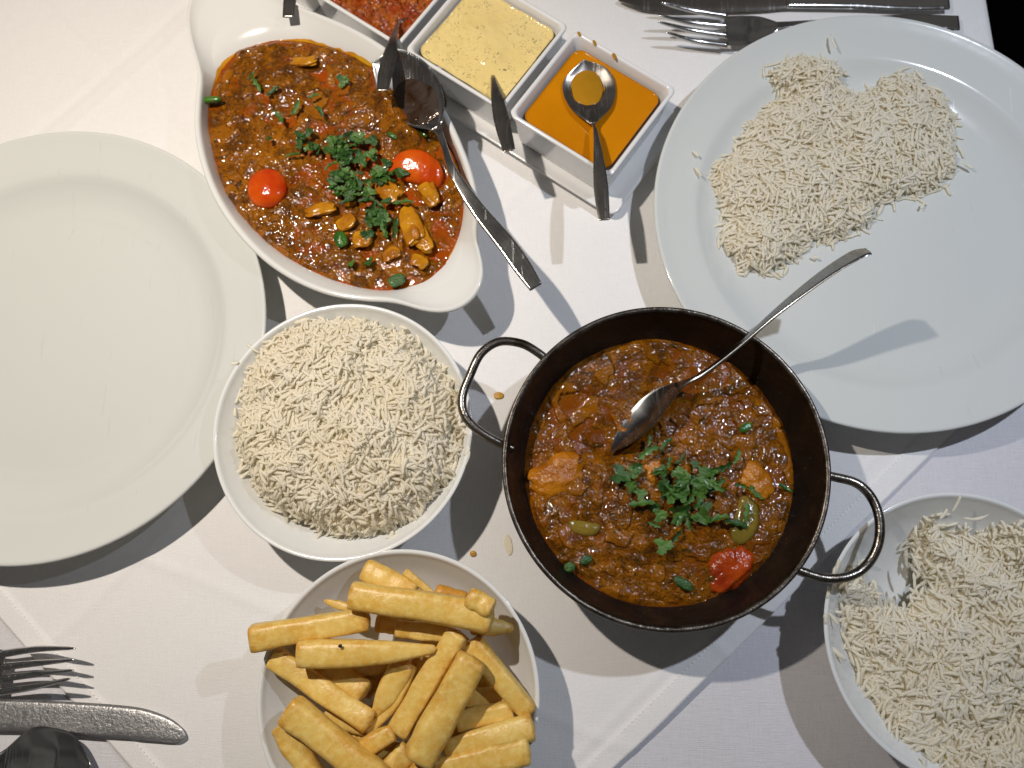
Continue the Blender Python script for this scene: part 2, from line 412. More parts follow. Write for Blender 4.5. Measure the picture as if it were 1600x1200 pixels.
# ---------------------------------------------------------------- plates and bowls
plate_prof = [(.0, .0055), (.06, .0055), (.088, .0050), (.089, .0), (.0925, .0), (.094, .0045), (.110, .0085), (.125, .0165), (.145, .0215), (.1510, .0250), (.1530, .0270), (.1536, .0285), (.1530, .0296), (.1515, .0298), (.1495, .0291), (.143, .0268), (.134, .0243), (.1275, .0227), (.1235, .0215), (.120, .0196), (.1165, .0174), (.112, .0150), (.107, .0130), (.102, .0116), (.095, .0106), (.085, .0098), (.05, .0093), (.0, .0092)]
def smooth_prof(p, n): return spline(p, n)
pp = smooth_prof(plate_prof, 150); pp[:, 0] = np.maximum(pp[:, 0], 1e-5); pp[:, 1] = np.maximum(pp[:, 1], 0)
Vp, Fp = lathe(pp, 200)
def surf(prof, i0):                            # height of the inner surface at radius r
    q = np.array(sorted([(a, b) for a, b in prof[i0:]])); return lambda r: np.interp(r, q[:, 0], q[:, 1])
plate_in = surf(plate_prof, 14)
def put(name, V, F, m, loc, label, cat, group=None):
    me = mesh(name, V, F); me.materials.append(m); o = bpy.data.objects.new(name, me); o.location = loc; C.objects.link(o)
    return tag(o, label, cat, group)
PL = (-.3365, .1575); PR = (.2335, .2390)
pl = put('dinner_plate', Vp, Fp, M_plate, (*PL, .0008), 'empty round white plate with faint scratches, cut off at the left', 'plate', 'round white dinner plates')
pr = pl.copy(); pr.location = (*PR, .0010); C.objects.link(pr)
tag(pr, 'round white plate holding loose rice, at the upper right', 'plate')

bowl_prof = [(.0, .004), (.030, .004), (.034, .0), (.0375, .0), (.040, .0035), (.055, .0125), (.068, .0235), (.0775, .0350), (.0808, .0410), (.0820, .0428), (.0823, .0437), (.0815, .0442), (.0798, .0436), (.0770, .0395), (.068, .0285), (.055, .0175), (.040, .0095), (.020, .0068), (.0, .0065)]
bp = smooth_prof(bowl_prof, 110); bp[:, 0] = np.maximum(bp[:, 0], 1e-5); bp[:, 1] = np.maximum(bp[:, 1], 0)
Vbw, Fbw = lathe(bp, 180); bowl_in = surf(bowl_prof, 12)
B1, B2, B3 = (-.1238, .0888), (-.0831, -.0684), (.2470, -.0351)
bo = put('bowl', Vbw, Fbw, M_bowl, (*B1, .0006), 'round white bowl heaped with rice, beside the iron pan handle', 'bowl', 'round white side bowls')
for b, lb in ((B2, 'round white bowl full of chips at the bottom'), (B3, 'round white bowl half under the pan handle, rice with a bare patch')):
    o = bo.copy(); o.location = (*b, .0006 if b is B2 else -.0010); C.objects.link(o); tag(o, lb, 'bowl')

# ---------------------------------------------------------------- rice
def in_poly(x, y, poly):
    inside = np.zeros(x.shape, bool); dist = np.full(x.shape, 9.)
    n = len(poly)
    for i in range(n):
        x1, y1 = poly[i]; x2, y2 = poly[(i+1) % n]
        c = ((y1 > y) != (y2 > y)) & (x < (x2-x1)*(y-y1)/(y2-y1+1e-12)+x1); inside ^= c
        t = np.clip(((x-x1)*(x2-x1)+(y-y1)*(y2-y1))/((x2-x1)**2+(y2-y1)**2+1e-12), 0, 1)
        dist = np.minimum(dist, np.hypot(x-x1-t*(x2-x1), y-y1-t*(y2-y1)))
    return inside, dist

def grains(pos, yaw, pitch, length, rad_, bend, rng):
    n = len(pos); K, Q = 7, 6
    s = np.linspace(-.5, .5, K); prof = np.sqrt(np.clip(1-(2*s*.97)**4, 0, 1)); prof[[0, -1]] *= .8
    ang = np.linspace(0, 2*np.pi, Q, endpoint=False)
    t = np.stack([np.cos(yaw)*np.cos(pitch), np.sin(yaw)*np.cos(pitch), np.sin(pitch)], -1)
    sd = np.stack([-np.sin(yaw), np.cos(yaw), 0*yaw], -1); up = np.cross(t, sd)
    roll = rng.uniform(0, 2*np.pi, n)[:, None]
    bd = sd*np.cos(roll)+up*np.sin(roll)
    bd[:, 2] *= .5
    c = pos[:, None, :]+t[:, None, :]*(s[None, :, None]*length[:, None, None])+bd[:, None, :]*((.25-s**2)[None, :, None]*bend[:, None, None]*length[:, None, None])
    w = (rad_[:, None]*prof[None, :]*rng.uniform(.78, 1.2, (n, K)))[:, :, None, None]
    V = c[:, :, None, :]+w*(sd[:, None, None, :]*np.cos(ang)[None, None, :, None]*1.20+up[:, None, None, :]*np.sin(ang)[None, None, :, None]*.72)
    V = V.reshape(-1, 3)
    f = grid_faces(K, Q, True); F = (f[None]+(np.arange(n)*K*Q)[:, None, None]).reshape(-1, 4)
    cap = np.array([[0, 1, 2, 5], [5, 2, 3, 4]]); b = (K-1)*Q
    cap2 = np.array([[b+5, b+2, b+1, b], [b+4, b+3, b+2, b+5]])
    F = np.vstack([F, (np.vstack([cap[:, ::-1], cap2[:, ::-1]])[None]+(np.arange(n)*K*Q)[:, None, None]).reshape(-1, 4)])
    return V, F

def rice(poly, zref, centre, base, hmax, slope, dens, seed, label, loose=1.0, zoff=0.):
    rng = np.random.default_rng(seed)
    pw = np.array([P(a, b, zref)[:2] for a, b in poly])
    lo, hi = pw.min(0)-.006, pw.max(0)+.006
    def height(x, y):
        ins, d = in_poly(x, y, pw); d = np.where(ins, d, -d)+.006*(fbm(x*70, y*70, seed)-.5)
        r = np.hypot(x-centre[0], y-centre[1]); b0 = base(r)+zoff
        h = hmax*(1-np.exp(-np.maximum(d, 0)/slope))
        h = h*(.62+.72*fbm(x*38, y*38, seed+3, 3))+.0016*(fbm(x*150, y*150, seed+5, 2)-.5)*np.minimum(h/.004, 1)
        return b0, h, d
    V = []; layers = [(0.0, 1.0), (.9, 1.0), (1.9, .9)]
    pos, yaw, pit = [], [], []
    for li, (dep, dn) in enumerate(layers):
        n = int(dens*dn*(hi-lo).prod())
        x = rng.uniform(lo[0], hi[0], n); y = rng.uniform(lo[1], hi[1], n)
        b0, h, d = height(x, y)
        keep = (d > (-.001 if li == 0 else .002)) | ((d > -.005) & (rng.uniform(0, 1, n) < .12*loose) & (li == 0))
        x, y, b0, h, d = (a[keep] for a in (x, y, b0, h, d))
        zz = b0+np.maximum(h-dep*.0014, 0)+.0010+np.abs(rng.normal(0, .0006, len(x)))*(li == 0)*np.minimum(h/.004, 1)
        pos.append(np.stack([x, y, zz], -1))
        yaw.append(rng.uniform(0, 2*np.pi, len(x))*.75+7*fbm(x*90, y*90, seed+8))
        e = .0015
        _, h2, _ = height(x+e*np.cos(yaw[-1]), y+e*np.sin(yaw[-1]))
        sl = np.arctan((h2-h)/e)*.5
        pit.append(sl+rng.normal(0, .11, len(x))*np.minimum(h/.006, 1))
    pos = np.vstack(pos); yaw = np.concatenate(yaw); pit = np.clip(np.concatenate(pit), -.9, .9); n = len(pos)
    G, Fg = grains(pos, yaw, pit, rng.uniform(.0060, .0134, n), rng.uniform(.00066, .00104, n), rng.uniform(0, .6, n), rng)
    # body of the mound beneath the loose grains
    m = 90; X, Y = np.meshgrid(np.linspace(lo[0], hi[0], m), np.linspace(lo[1], hi[1], m))
    b0, h, d = height(X.ravel(), Y.ravel())
    zc = np.where(d > .002, b0+np.maximum(h-.0006, .0002), b0-.002)
    Vc = np.stack([X.ravel(), Y.ravel(), zc], -1); Fc = grid_faces(m, m)
    ok = (d > .001)[Fc].all(1); Fc = Fc[ok]
    V = np.vstack([G, Vc]); F = np.vstack([Fg, Fc+len(G)])
    print('rice', n)
    core = np.r_[np.zeros(len(G)), np.ones(len(Vc))]
    return obj('rice', V, F, M_rice, attrs=dict(core=core), label=label, cat='rice', kind='stuff')
th = np.linspace(0, 2*np.pi, 26, endpoint=False)
ring = [(540+(183+5*math.sin(3*a+1))*math.cos(a), 662+(172+6*math.sin(2*a))*math.sin(a)) for a in th]
rice(ring, .046, B1, lambda r: np.maximum(bowl_in(r), .030), .028, .011, 105000, 3, 'fluffy white rice heaped high in the bowl beside the iron pan')
r3 = [(1318, 905), (1345, 885), (1365, 905), (1400, 935), (1440, 948), (1466, 915), (1450, 880), (1440, 830), (1462, 808), (1500, 825), (1540, 835), (1580, 822), (1640, 845), (1700, 950), (1690, 1100), (1610, 1215), (1530, 1220), (1470, 1200), (1405, 1145), (1372, 1095), (1352, 1060), (1325, 980)]
rice(r3, .036, B3, lambda r: np.maximum(bowl_in(r), .016), .022, .020, 105000, 5, 'partly eaten white rice in the bowl at the right edge', 1.4)
z6 = [(530, 310), (620, 262), (700, 250), (780, 262), (860, 275), (850, 340), (900, 375), (960, 362), (1010, 305), (1090, 292), (1180, 320), (1260, 360), (1300, 430), (1340, 520), (1350, 620), (1340, 690), (1280, 755), (1180, 785), (1060, 815), (1000, 830), (970, 920), (900, 950), (830, 985), (740, 985), (640, 1060), (560, 1105), (460, 1105), (380, 1060), (340, 980), (395, 900), (345, 850), (325, 770), (310, 690), (400, 620), (440, 540), (530, 430), (610, 390), (545, 350)]
rice([(1000+a/2.667, b/2.667) for a, b in z6], .022, PR, lambda r: plate_in(r), .017, .012, 105000, 9, 'loose mound of white rice on the large plate at the upper right', 1.3, .001)

def stray(px, py, z, yaw, L, label, pit=0., bend=.3, w=.00085):
    rng = np.random.default_rng(int(px*7+py)); p = P(px, py, z)
    V, F = grains(np.array([p]), np.array([yaw]), np.array([pit]), np.array([L]), np.array([w]), np.array([bend]), rng)
    obj('rice_grain', V, F, M_rice, label=label, cat='rice grain', group='stray grains of rice')
stray(472, 501, .0455, .32, .011, 'thick pale grain lying on the back rim of the heaped rice bowl', 0, .05, .0013)
stray(630, 512, .043, -.35, .006, 'short grain stuck inside the back rim of the heaped rice bowl')
stray(366, 567, .046, .2, .006, 'grain on the left rim of the heaped rice bowl beside the empty plate')
stray(1494, 787, .052, 1.15, .012, 'long grain poking up over the back rim of the right rice bowl', .35)
stray(1474, 803, .046, .9, .008, 'grain inside the back rim, just below the one poking up', .1)
stray(1525, 806, .044, .12, .016, 'longest curved grain lying across the bare back of the right bowl', 0, .5)
stray(1307, 905-20, .044, 1.2, .010, 'upper grain stuck along the left rim of the right rice bowl')
stray(1304, 893, .045, 1.3, .006, 'small grain on the left rim under the pan handle')
stray(1293, 925, .0445, 1.4, .007, 'grain on the outer left rim, below the pan handle')
stray(1290, 966, .0445, 1.5, .006, 'squarish grain hanging over the far left rim of the right bowl', 0, .1, .0011)
stray(1301, 966, .041, -.9, .010, 'curved grain inside the left wall of the right rice bowl')
stray(1309, 1020, .038, -.75, .012, 'thick grain alone low on the left wall of the right bowl', 0, .1, .0012)
stray(1432, 880, .034, -1.2, .012, 'grain lying on the bare patch of the right rice bowl')
stray(1428, 908, .034, 1.5, .010, 'grain at the lower end of the bare patch')
stray(1303, 65, .031, -1.35, .012, 'grain alone on the back rim of the rice plate near the fork')
stray(1092, 268, .026, -1.0, .009, 'grain on the left rim of the rice plate, apart from the mound')
stray(1088, 240, .027, -.9, .006, 'faint small grain on the left rim of the rice plate near the tray')
stray(1104, 385, .016, .5, .010, 'grain lying left of the mound foot on the rice plate')
stray(1275, 402, .014, -.4, .005, 'broken grain below the mound on the rice plate')
stray(1441, 322, .014, 1.0, .005, 'small broken grain below the right end of the mound')
stray(1512, 258, .016, -.6, .010, 'grain beside the right end of the mound on the plate')

# ---------------------------------------------------------------- chips
def section(sq, k):
    a = np.linspace(0, 2*np.pi, k, endpoint=False); e = 2/sq
    return np.sign(np.cos(a))*np.abs(np.cos(a))**e, np.sign(np.sin(a))*np.abs(np.sin(a))**e
def chip(ax, ay, bx, by, w, za, zb, label, h=None, taper=(1, 1), bend=0., sag=0., sq=4., m=None, seed=0):
    A = P(380+ax/3.3333, 850+ay/3.3333, za); B = P(380+bx/3.3333, 850+by/3.3333, zb)
    W = w/3.3333*.5*(CH-.5*(za+zb))/FPX*.97; H = (h if h else W*.86)
    rng = np.random.default_rng(int(ax*3+by+seed)); K, Q = 26, 24
    T = B-A; L = np.linalg.norm(T); T /= L; sd = np.cross(T, [0, 0, 1]); sd /= np.linalg.norm(sd); up = np.cross(sd, T)
    s = np.linspace(0, 1, K); s = .5-.5*np.cos(np.pi*s); s = .45*s+.55*np.linspace(0, 1, K)
    d = np.minimum(s, 1-s)*L
    endr = np.sqrt(np.clip(1-(1-np.minimum(d/(W*.42), 1))**3.0, 0, 1))
    env = (taper[0]*(1-s)+taper[1]*s)+(1-.5*(taper[0]+taper[1]))*4*s*(1-s)*.6
    y, z = section(2.3+(sq-2.2)*.75, Q); tw = rng.uniform(-.25, .25)
    V = np.zeros((K, Q, 3)); E = np.zeros((K, Q))
    sh = rng.uniform(0, 50)
    for k in range(K):
        wob = 1+.10*(vnoise(np.array([s[k]*4+sh]), np.array([1.]), 3)[0]-.5)
        a = tw+.25*(s[k]-.5); yy = y*math.cos(a)-z*math.sin(a)*.8; zz = z*math.cos(a)+y*math.sin(a)*.8
        n = 1+.22*(fbm(np.arctan2(z, y)*1.2+sh+3, np.full(Q, s[k]*5+sh), 4, 2)-.5)
        c = A+T*L*s[k]+sd*bend*L*4*s[k]*(1-s[k])+up*(-sag*L*4*s[k]*(1-s[k]))
        V[k] = c+(sd[None]*(yy*n*W*wob)[:, None]+up[None]*(zz*n*H*wob)[:, None])*env[k]*endr[k]
        E[k] = np.clip((np.hypot(y, z)-1.02)/.25, 0, 1)+.8*(d[k] < W*.7)
    V[0] = V[0].mean(0)+.02*(V[0]-V[0].mean(0)); V[-1] = V[-1].mean(0)+.02*(V[-1]-V[-1].mean(0))
    E = np.clip(E+.0, 0, 1)
    return obj('chip', V.reshape(-1, 3), grid_faces(K, Q, True)[:, ::-1], m or M_chip, attrs=dict(edge=E.ravel()), label=label, cat='chip', group='thick cut chips in the bowl')
chip(625, 130, 900, 270, 135, .050, .052, 'stubby pale chip standing at the very top of the pile', taper=(.95, .8))
chip(545, 262, 1310, 385, 148, .064, .062, 'longest thick pale chip lying across the top of the pile', taper=(.92, 1.12), sag=-.02)
chip(838, 140, 1010, 280, 46, .056, .050, 'thin sliver of chip behind the longest chip', taper=(.8, .6), sq=3)
chip(995, 255, 1165, 300, 95, .047, .045, 'small browned chip peeping out behind the top chip', m=M_crust, sq=3)
chip(30, 495, 665, 385, 128, .058, .056, 'big chip jutting out over the left rim of the bowl', taper=(1.05, .95), sq=4.5)
chip(272, 570, 1010, 545, 150, .062, .060, 'long chip with one black speck and a pointed right end', taper=(.95, .25), bend=.015)
chip(420, 295, 560, 335, 50, .044, .044, 'tiny pointed chip tip behind the left jutting chip', taper=(.3, 1))
chip(150, 580, 670, 940, 118, .046, .050, 'chip sloping down to the right below the black speck chip', sq=4.5)
chip(390, 600, 640, 790, 140, .040, .044, 'broad chip under the black speck chip', sq=4)
chip(850, 600, 680, 900, 150, .050, .048, 'smooth leaf shaped chip with a blistered face in the middle', taper=(.75, .25), sq=3, h=.0055)
chip(880, 620, 640, 990, 78, .048, .046, 'narrow curved chip right of the leaf shaped chip', bend=-.07, taper=(.8, .5), sq=3)
chip(1130, 450, 800, 990, 118, .056, .050, 'long square chip running down from under the top chip', sq=4.5)
chip(1200, 580, 900, 1140, 168, .062, .060, 'fattest upright chip right of the centre', sq=4.5)
chip(1180, 500, 1500, 890, 118, .050, .046, 'chip sloping down to the right rim of the bowl', taper=(.9, .8), sq=4.5)
chip(1035, 1070, 1520, 950, 125, .052, .050, 'plump chip below the right rim, second from the bottom', taper=(.6, 1.1))
chip(1100, 930, 1410, 860, 90, .046, .044, 'chip tucked behind the plump lower right chip')
chip(990, 1175, 1500, 1075, 135, .054, .052, 'long pale chip at the bottom right, cut by the frame edge', sq=4.5, taper=(.7, 1))
chip(225, 850, 740, 1250, 150, .058, .060, 'big pale chip sloping across the bottom left', sq=4.5)
chip(195, 930, 400, 1260, 120, .050, .048, 'chip lying along the left wall at the bottom', sq=4)
chip(600, 1080, 790, 975, 105, .052, .054, 'short wedge of chip in the bottom middle', taper=(.9, .7), sq=5)
chip(740, 1200, 880, 1060, 120, .047, .046, 'chip end between the wedge and the fattest chip', sq=4.5)
chip(1180, 420, 1410, 440, 105, .048, .048, 'pointed chip sticking out right behind the top chip', taper=(1, .35), sq=3.5)
chip(1165, 270, 1305, 345, 110, .068, .069, 'lumpy little chip knot on the right end of the longest chip', sq=3)
chip(560, 640, 790, 600, 110, .040, .040, 'chip hidden low under the black speck chip, its end showing')
chip(690, 400, 900, 440, 100, .040, .040, 'shaded chip in the gap under the longest chip')
chip(790, 440, 1080, 470, 92, .048, .048, 'chip lying just below the longest chip in its shade')
chip(420, 900, 680, 960, 95, .038, .040, 'low chip under the middle sloping chip')
chip(1150, 800, 1400, 800, 100, .036, .036, 'deep chip in the gap on the right side')
chip(880, 590, 1040, 700, 110, .038, .036, 'deep chip in the shadow between the two upright chips')
chip(1000, 900, 1260, 1000, 120, .038, .038, 'deep chip below the fattest chip on its right')
chip(560, 1010, 860, 1120, 120, .034, .034, 'deep chip under the wedge in the bottom middle')
chip(330, 1000, 700, 900, 120, .032, .032, 'deep chip under the lower left chips')
chip(300, 480, 700, 760, 130, .030, .030, 'lowest chip at the back left of the pile')
chip(740, 300, 1250, 650, 130, .030, .030, 'lowest chip at the back right of the pile')
chip(650, 700, 1300, 720, 130, .026, .026, 'lowest chip across the middle of the pile')
chip(500, 1200, 1300, 1230, 150, .040, .040, 'chip lying crosswise at the lower frame edge')
chip(850, 1180, 1150, 1400, 150, .050, .046, 'chip running out of the frame at the bottom')
sp = P(380+505/3.333, 850+531/3.333, .0700)
V, F = lathe([(.0011, 0), (.0009, .0006), (1e-5, .0008)], 9); V[:, 0] *= 1+.3*np.sin(np.arange(len(V)))
M = bpy.data.objects
obj('burnt_speck', V+sp, F, M_speck, label='black burnt speck on the long chip', cat='speck')

# ---------------------------------------------------------------- iron pan
PN = np.array([.0746, .0641])
pan_prof = [(.0, .0), (.055, .0), (.064, .003), (.0745, .013), (.0832, .027), (.0880, .037), (.0920, .048), (.0950, .0585)]
inner = [(.0935, .0590), (.0906, .048), (.0868, .0375), (.0820, .028), (.0728, .0148), (.062, .006), (.0, .005)]
q = spline(pan_prof, 40); q[:, 0] = np.maximum(q[:, 0], 1e-5); qi = spline(inner, 50); qi[:, 0] = np.maximum(qi[:, 0], 1e-5)
pan = thing('iron_pan', 'round black iron balti pan of brown curry with two loop handles', 'pan', (PN[0], PN[1], 0))
V, F = lathe(np.vstack([q, qi]), 200); obj('pan_body', V+[*PN, .0004], F, M_pan, pan)
a = np.linspace(0, 2*np.pi, 201)[:-1]
V, F = lathe([(.0945, .0580), (.0962, .0584), (.0970, .0592), (.0968, .0600), (.0958, .0603), (.0945, .0600), (.0932, .0590), (.0945, .0580)], 200)
obj('pan_rim', V+[*PN, .0004], F, M_rim, pan)
for pts in ([(858, 566, .053), (842, 552, .054), (815, 537, .055), (780, 534, .056), (752, 552, .057), (735, 585, .057), (722, 622, .057), (728, 652, .057), (752, 676, .056), (784, 694, .054), (802, 702, .052)],
            [(1285, 742, .052), (1302, 745, .053), (1338, 755, .055), (1362, 778, .056), (1374, 812, .057), (1372, 850, .057), (1355, 882, .056), (1328, 900, .056), (1292, 904, .055), (1255, 894, .053), (1238, 886, .052)]):
    path = spline([P(*p) for p in pts], 60)
    V, F = tube(path, .0028, 14); obj('loop_handle', V, F, M_handle, pan)

def curry_disc(centre, Rfun, z0, amp, seed, nr=230, na=620, lump=150., edge=.0, basef=None):
    aa = np.linspace(0, 2*np.pi, na, endpoint=False); s = np.sqrt(np.linspace(0, 1, nr))[:, None]*.35+np.linspace(0, 1, nr)[:, None]*.65
    R = Rfun(aa)[None, :]
    x = centre[0]+s*R*np.cos(aa); y = centre[1]+s*R*np.sin(aa)
    big = fbm(x*32, y*32, seed, 3)
    w1, q1 = worley(x*lump+2*fbm(x*60, y*60, seed+2), y*lump+2*fbm(x*60+9, y*60, seed+4), seed+1)
    w2, q2 = worley(x*430, y*430, seed+6)
    l1 = np.sqrt(np.clip(1-w1**2, 0, 1))*q1; l2 = np.sqrt(np.clip(1-w2**2, 0, 1))*(.4+.6*q2)
    fine = fbm(x*700, y*700, seed+12, 3)
    h = .46*big+.30*l1+.10*l2+.03*fine
    h = (h-.12)/.60; hs = (.46*big+.21*l1+.065*l2+.012*fine-.10)/.56
    fade = np.clip((1-s)/.05, 0, 1)
    hh = np.clip(hs, .22, 1.2)
    hh = .22+(hh-.22)*(.15+.85*fade); h = h*np.clip((1-s)/.045-.1*vnoise(x*90, y*90, 3), 0, 1)**.6
    zz = z0+amp*(hh-.4)
    if basef is not None: zz = zz+basef(x, y)
    V = np.stack([x, y, zz], -1).reshape(-1, 3)
    return V, grid_faces(nr, na, True), dict(relief=np.clip(h, 0, 1).ravel(), lump=q1.ravel())
def trough(x, y):                              # hollow the serving spoon has pressed into the curry
    a = P(950, 695, .032)[:2]; b = P(1040, 590, .032)[:2]; t_ = np.clip(((x-a[0])*(b[0]-a[0])+(y-a[1])*(b[1]-a[1]))/((b-a)@(b-a)), 0, 1)
    return np.hypot(x-a[0]-t_*(b-a)[0], y-a[1]-t_*(b-a)[1])
V, F, at = curry_disc(PN+[.0, .0], lambda a: .0848+.0016*(vnoise(a*9, a*0, 3)-.3)+.0004*np.sin(a*23)+.0008*(vnoise(a*31, a*0, 5)-.5), .0325, .0085, 21, lump=120.,
                      basef=lambda x, y: .004*np.exp(-((x-PN[0])**2+(y-PN[1]+.02)**2)/.002)-.007*np.exp(-(trough(x, y)/.011)**2))
curry1 = obj('curry', V, F, M_curry, attrs=at, label='dark brown chicken curry glistening with oil in the iron pan', cat='curry')

def blob(name, px, py, z, L, W, H, yaw, m, label=None, cat=None, group=None, seed=0, sq=2.4, noise=.12, parent=None, n=22, bite=0., tilt=(0, 0)):
    a = np.linspace(0, 2*np.pi, 2*n, endpoint=False); b = np.linspace(-np.pi/2, np.pi/2, n)
    e = 2/sq; sg = lambda v: np.sign(v)*np.abs(v)**e
    x = sg(np.cos(b))[:, None]*sg(np.cos(a))[None]; y = sg(np.cos(b))[:, None]*sg(np.sin(a))[None]; zz = np.repeat(sg(np.sin(b))[:, None], 2*n, 1)
    k = 1+noise*2*(fbm(x*1.6+seed*3.1+9, y*1.6+zz*1.3+seed, seed+2, 3)-.5)
    x, y, zz = x*k*L/2, y*k*W/2, zz*k*H/2
    y = y+bite*(x/(L/2))**2*W
    zz = zz+x*tilt[0]+y*tilt[1]
    c = P(px, py, z)
    V = np.stack([c[0]+x*math.cos(yaw)-y*math.sin(yaw), c[1]+x*math.sin(yaw)+y*math.cos(yaw), c[2]+zz], -1).reshape(-1, 3)
    kw = dict(label=label, cat=cat, group=group) if parent is None else {}
    return obj(name, V, grid_faces(n, 2*n, True), m, parent, **kw)
blob('tomato_wedge', 1134, 889, 0.0318, .034, .022, .012, .75, M_tomato2, 'soft red tomato wedge at the lower right of the pan curry', 'tomato', seed=3, noise=.34, tilt=(.1, -.1))
blob('chicken_piece', 868, 742, 0.0317, .034, .022, .010, .5, M_chicken, 'orange chicken piece at the left of the pan curry', 'chicken', 'chicken pieces in the pan curry', 4, noise=.32)
blob('chicken_piece', 1180, 752, 0.0317, .019, .026, .010, .4, M_chicken, 'orange chicken piece right of the herbs in the pan', 'chicken', 'chicken pieces in the pan curry', 6, noise=.32)
blob('chicken_piece', 1020, 735, 0.0327, .014, .018, .010, .2, M_chicken, 'small orange chicken piece under the herbs in the pan', 'chicken', 'chicken pieces in the pan curry', 8, noise=.2)
blob('pepper_piece', 1166, 815, 0.0357, .030, .015, .007, 1.25, M_onion, 'glossy curved green pepper piece right of the herbs in the pan', 'pepper', seed=5, bite=.18, noise=.08)
blob('pepper_piece', 912, 826, 0.0338, .020, .009, .0045, -.2, M_onion, 'dull green pepper strip at the lower left of the pan curry', 'pepper', seed=9, bite=.2, noise=.1)
blob('pepper_piece', 1165, 668, 0.0375, .009, .005, .0028, .6, M_greenpep, 'small bright green piece at the upper right of the pan curry', 'vegetable', seed=2)
blob('spring_onion', 1227, 762, 0.0372, .010, .0022, .002, -.6, M_greenpep, 'thin green onion stalk near the right side of the pan', 'herb', seed=2)
blob('herb_piece', 1068, 912, 0.0392, .013, .006, .003, -.5, M_herb2, 'dark green leaf piece beside the red tomato wedge in the pan', 'herb', seed=7)
blob('herb_piece', 890, 886, 0.0372, .007, .006, .003, .5, M_herb2, 'dark green speck of leaf at the lower left of the pan curry', 'herb', seed=8)
blob('herb_piece', 916, 875, 0.0372, .008, .005, .003, .5, M_herb2, 'dark leaf piece just right of the lower left one in the pan', 'herb', seed=11)

# coriander leaves
def leaf(px, py, z, size, yaw, kind, parent, seed, m, roll=0.):
    rng = np.random.default_rng(seed); c = P(px, py, z)
    if kind == 'lobed':
        n = 44; th = np.linspace(-np.pi, np.pi, n, endpoint=False)
        r = .55+.40*np.abs(np.cos(th*1.5))**.7+.07*np.sin(th*11+seed)+.05*np.sin(th*17)
        r *= np.where(np.abs(th) > 2.5, .55, 1.)
        rings = [0.02, .35, .7, 1.]
        x = np.array([q*r*np.cos(th) for q in rings]); y = np.array([q*r*np.sin(th)*.9 for q in rings])
        zz = .22*x*x*rng.uniform(-1, 1)+.45*np.abs(y)*rng.uniform(-.2, .9)+.08*np.sin(th*5)[None]*(x*x+y*y)
        F = grid_faces(4, n, True)
        x, y, zz = x*size/2, y*size/2, zz*size/2
    else:
        n = 14; s = np.linspace(-1, 1, n); w = .30*(1-s**4)*(.75+.35*np.sin(s*9+seed))+.03
        v = np.linspace(-1, 1, 5)[:, None]
        x = np.repeat(s[None], 5, 0); y = v*w+rng.uniform(-.25, .25)*(s*s)[None]; zz = .15*np.sin(s*2.5+seed)[None]+.4*np.abs(v)*w
        F = grid_faces(5, n); x, y, zz = x*size/2, y*size/2, zz*size/2
    ro = roll if roll else rng.uniform(-.8, .8)
    y, zz = y*math.cos(ro)-zz*math.sin(ro), y*math.sin(ro)+zz*math.cos(ro)
    V = np.stack([c[0]+x*math.cos(yaw)-y*math.sin(yaw), c[1]+x*math.sin(yaw)+y*math.cos(yaw), c[2]+zz], -1).reshape(-1, 3)
    V2 = V-[0, 0, .00025]; F = np.vstack([F, F[:, ::-1]+len(V)])
    return obj('leaf', np.vstack([V, V2]), F, m, parent)
g1 = thing('coriander_garnish', 'chopped green coriander scattered in the centre of the pan curry', 'herbs', P(1065, 750, .038))
L1 = [(968, 742, 24, -.3, 'l'), (985, 760, 14, .5, 'l'), (1012, 705, 22, .55, 's'), (1040, 694, 17, .9, 's'), (1015, 688, 12, 1.3, 's'), (1030, 738, 16, .1, 's'), (1065, 718, 15, .7, 's'), (1098, 748, 26, -.55, 'l'), (1120, 762, 16, -.5, 's'), (1128, 730, 22, .25, 's'), (1153, 714, 15, 1.1, 's'), (1060, 740, 15, 1.2, 'l'), (1066, 764, 20, .9, 'l'), (1048, 776, 18, .3, 'l'), (1003, 788, 24, .02, 's'), (1092, 780, 20, 1.2, 's'), (1060, 800, 26, .35, 'l'), (1030, 805, 16, .1, 'l'), (1074, 812, 20, -1.4, 's'), (1096, 805, 20, -.8, 'l'), (1120, 812, 24, .12, 's'), (1150, 818, 22, -.25, 's'), (1168, 800, 18, 1.45, 's'), (1035, 853, 20, .15, 'l'), (1058, 838, 16, .9, 's'), (1180, 770, 17, -.9, 's'), (1160, 758, 14, -.2, 's'), (1085, 725, 10, .3, 'l'), (1000, 772, 14, .4, 'l'), (1046, 722, 12, 1.4, 's'), (1102, 792, 14, .4, 'l'), (1022, 820, 12, -.4, 's'), (995, 730, 13, .4, 'l')]
rg = np.random.default_rng(77)
for _ in range(22): L1.append((1066+rg.normal(0, 34), 768+rg.normal(0, 26), rg.uniform(11, 22), rg.uniform(0, 3.1), 'l' if rg.random() < .5 else 's'))
for i, (x, y, s_, yw, k) in enumerate(L1):
    leaf(x, y, .0415+.0014*(i % 3), s_*.00068, yw, 'lobed' if k == 'l' else 'strip', g1, 100+i, M_herb if i % 3 else M_herb2)

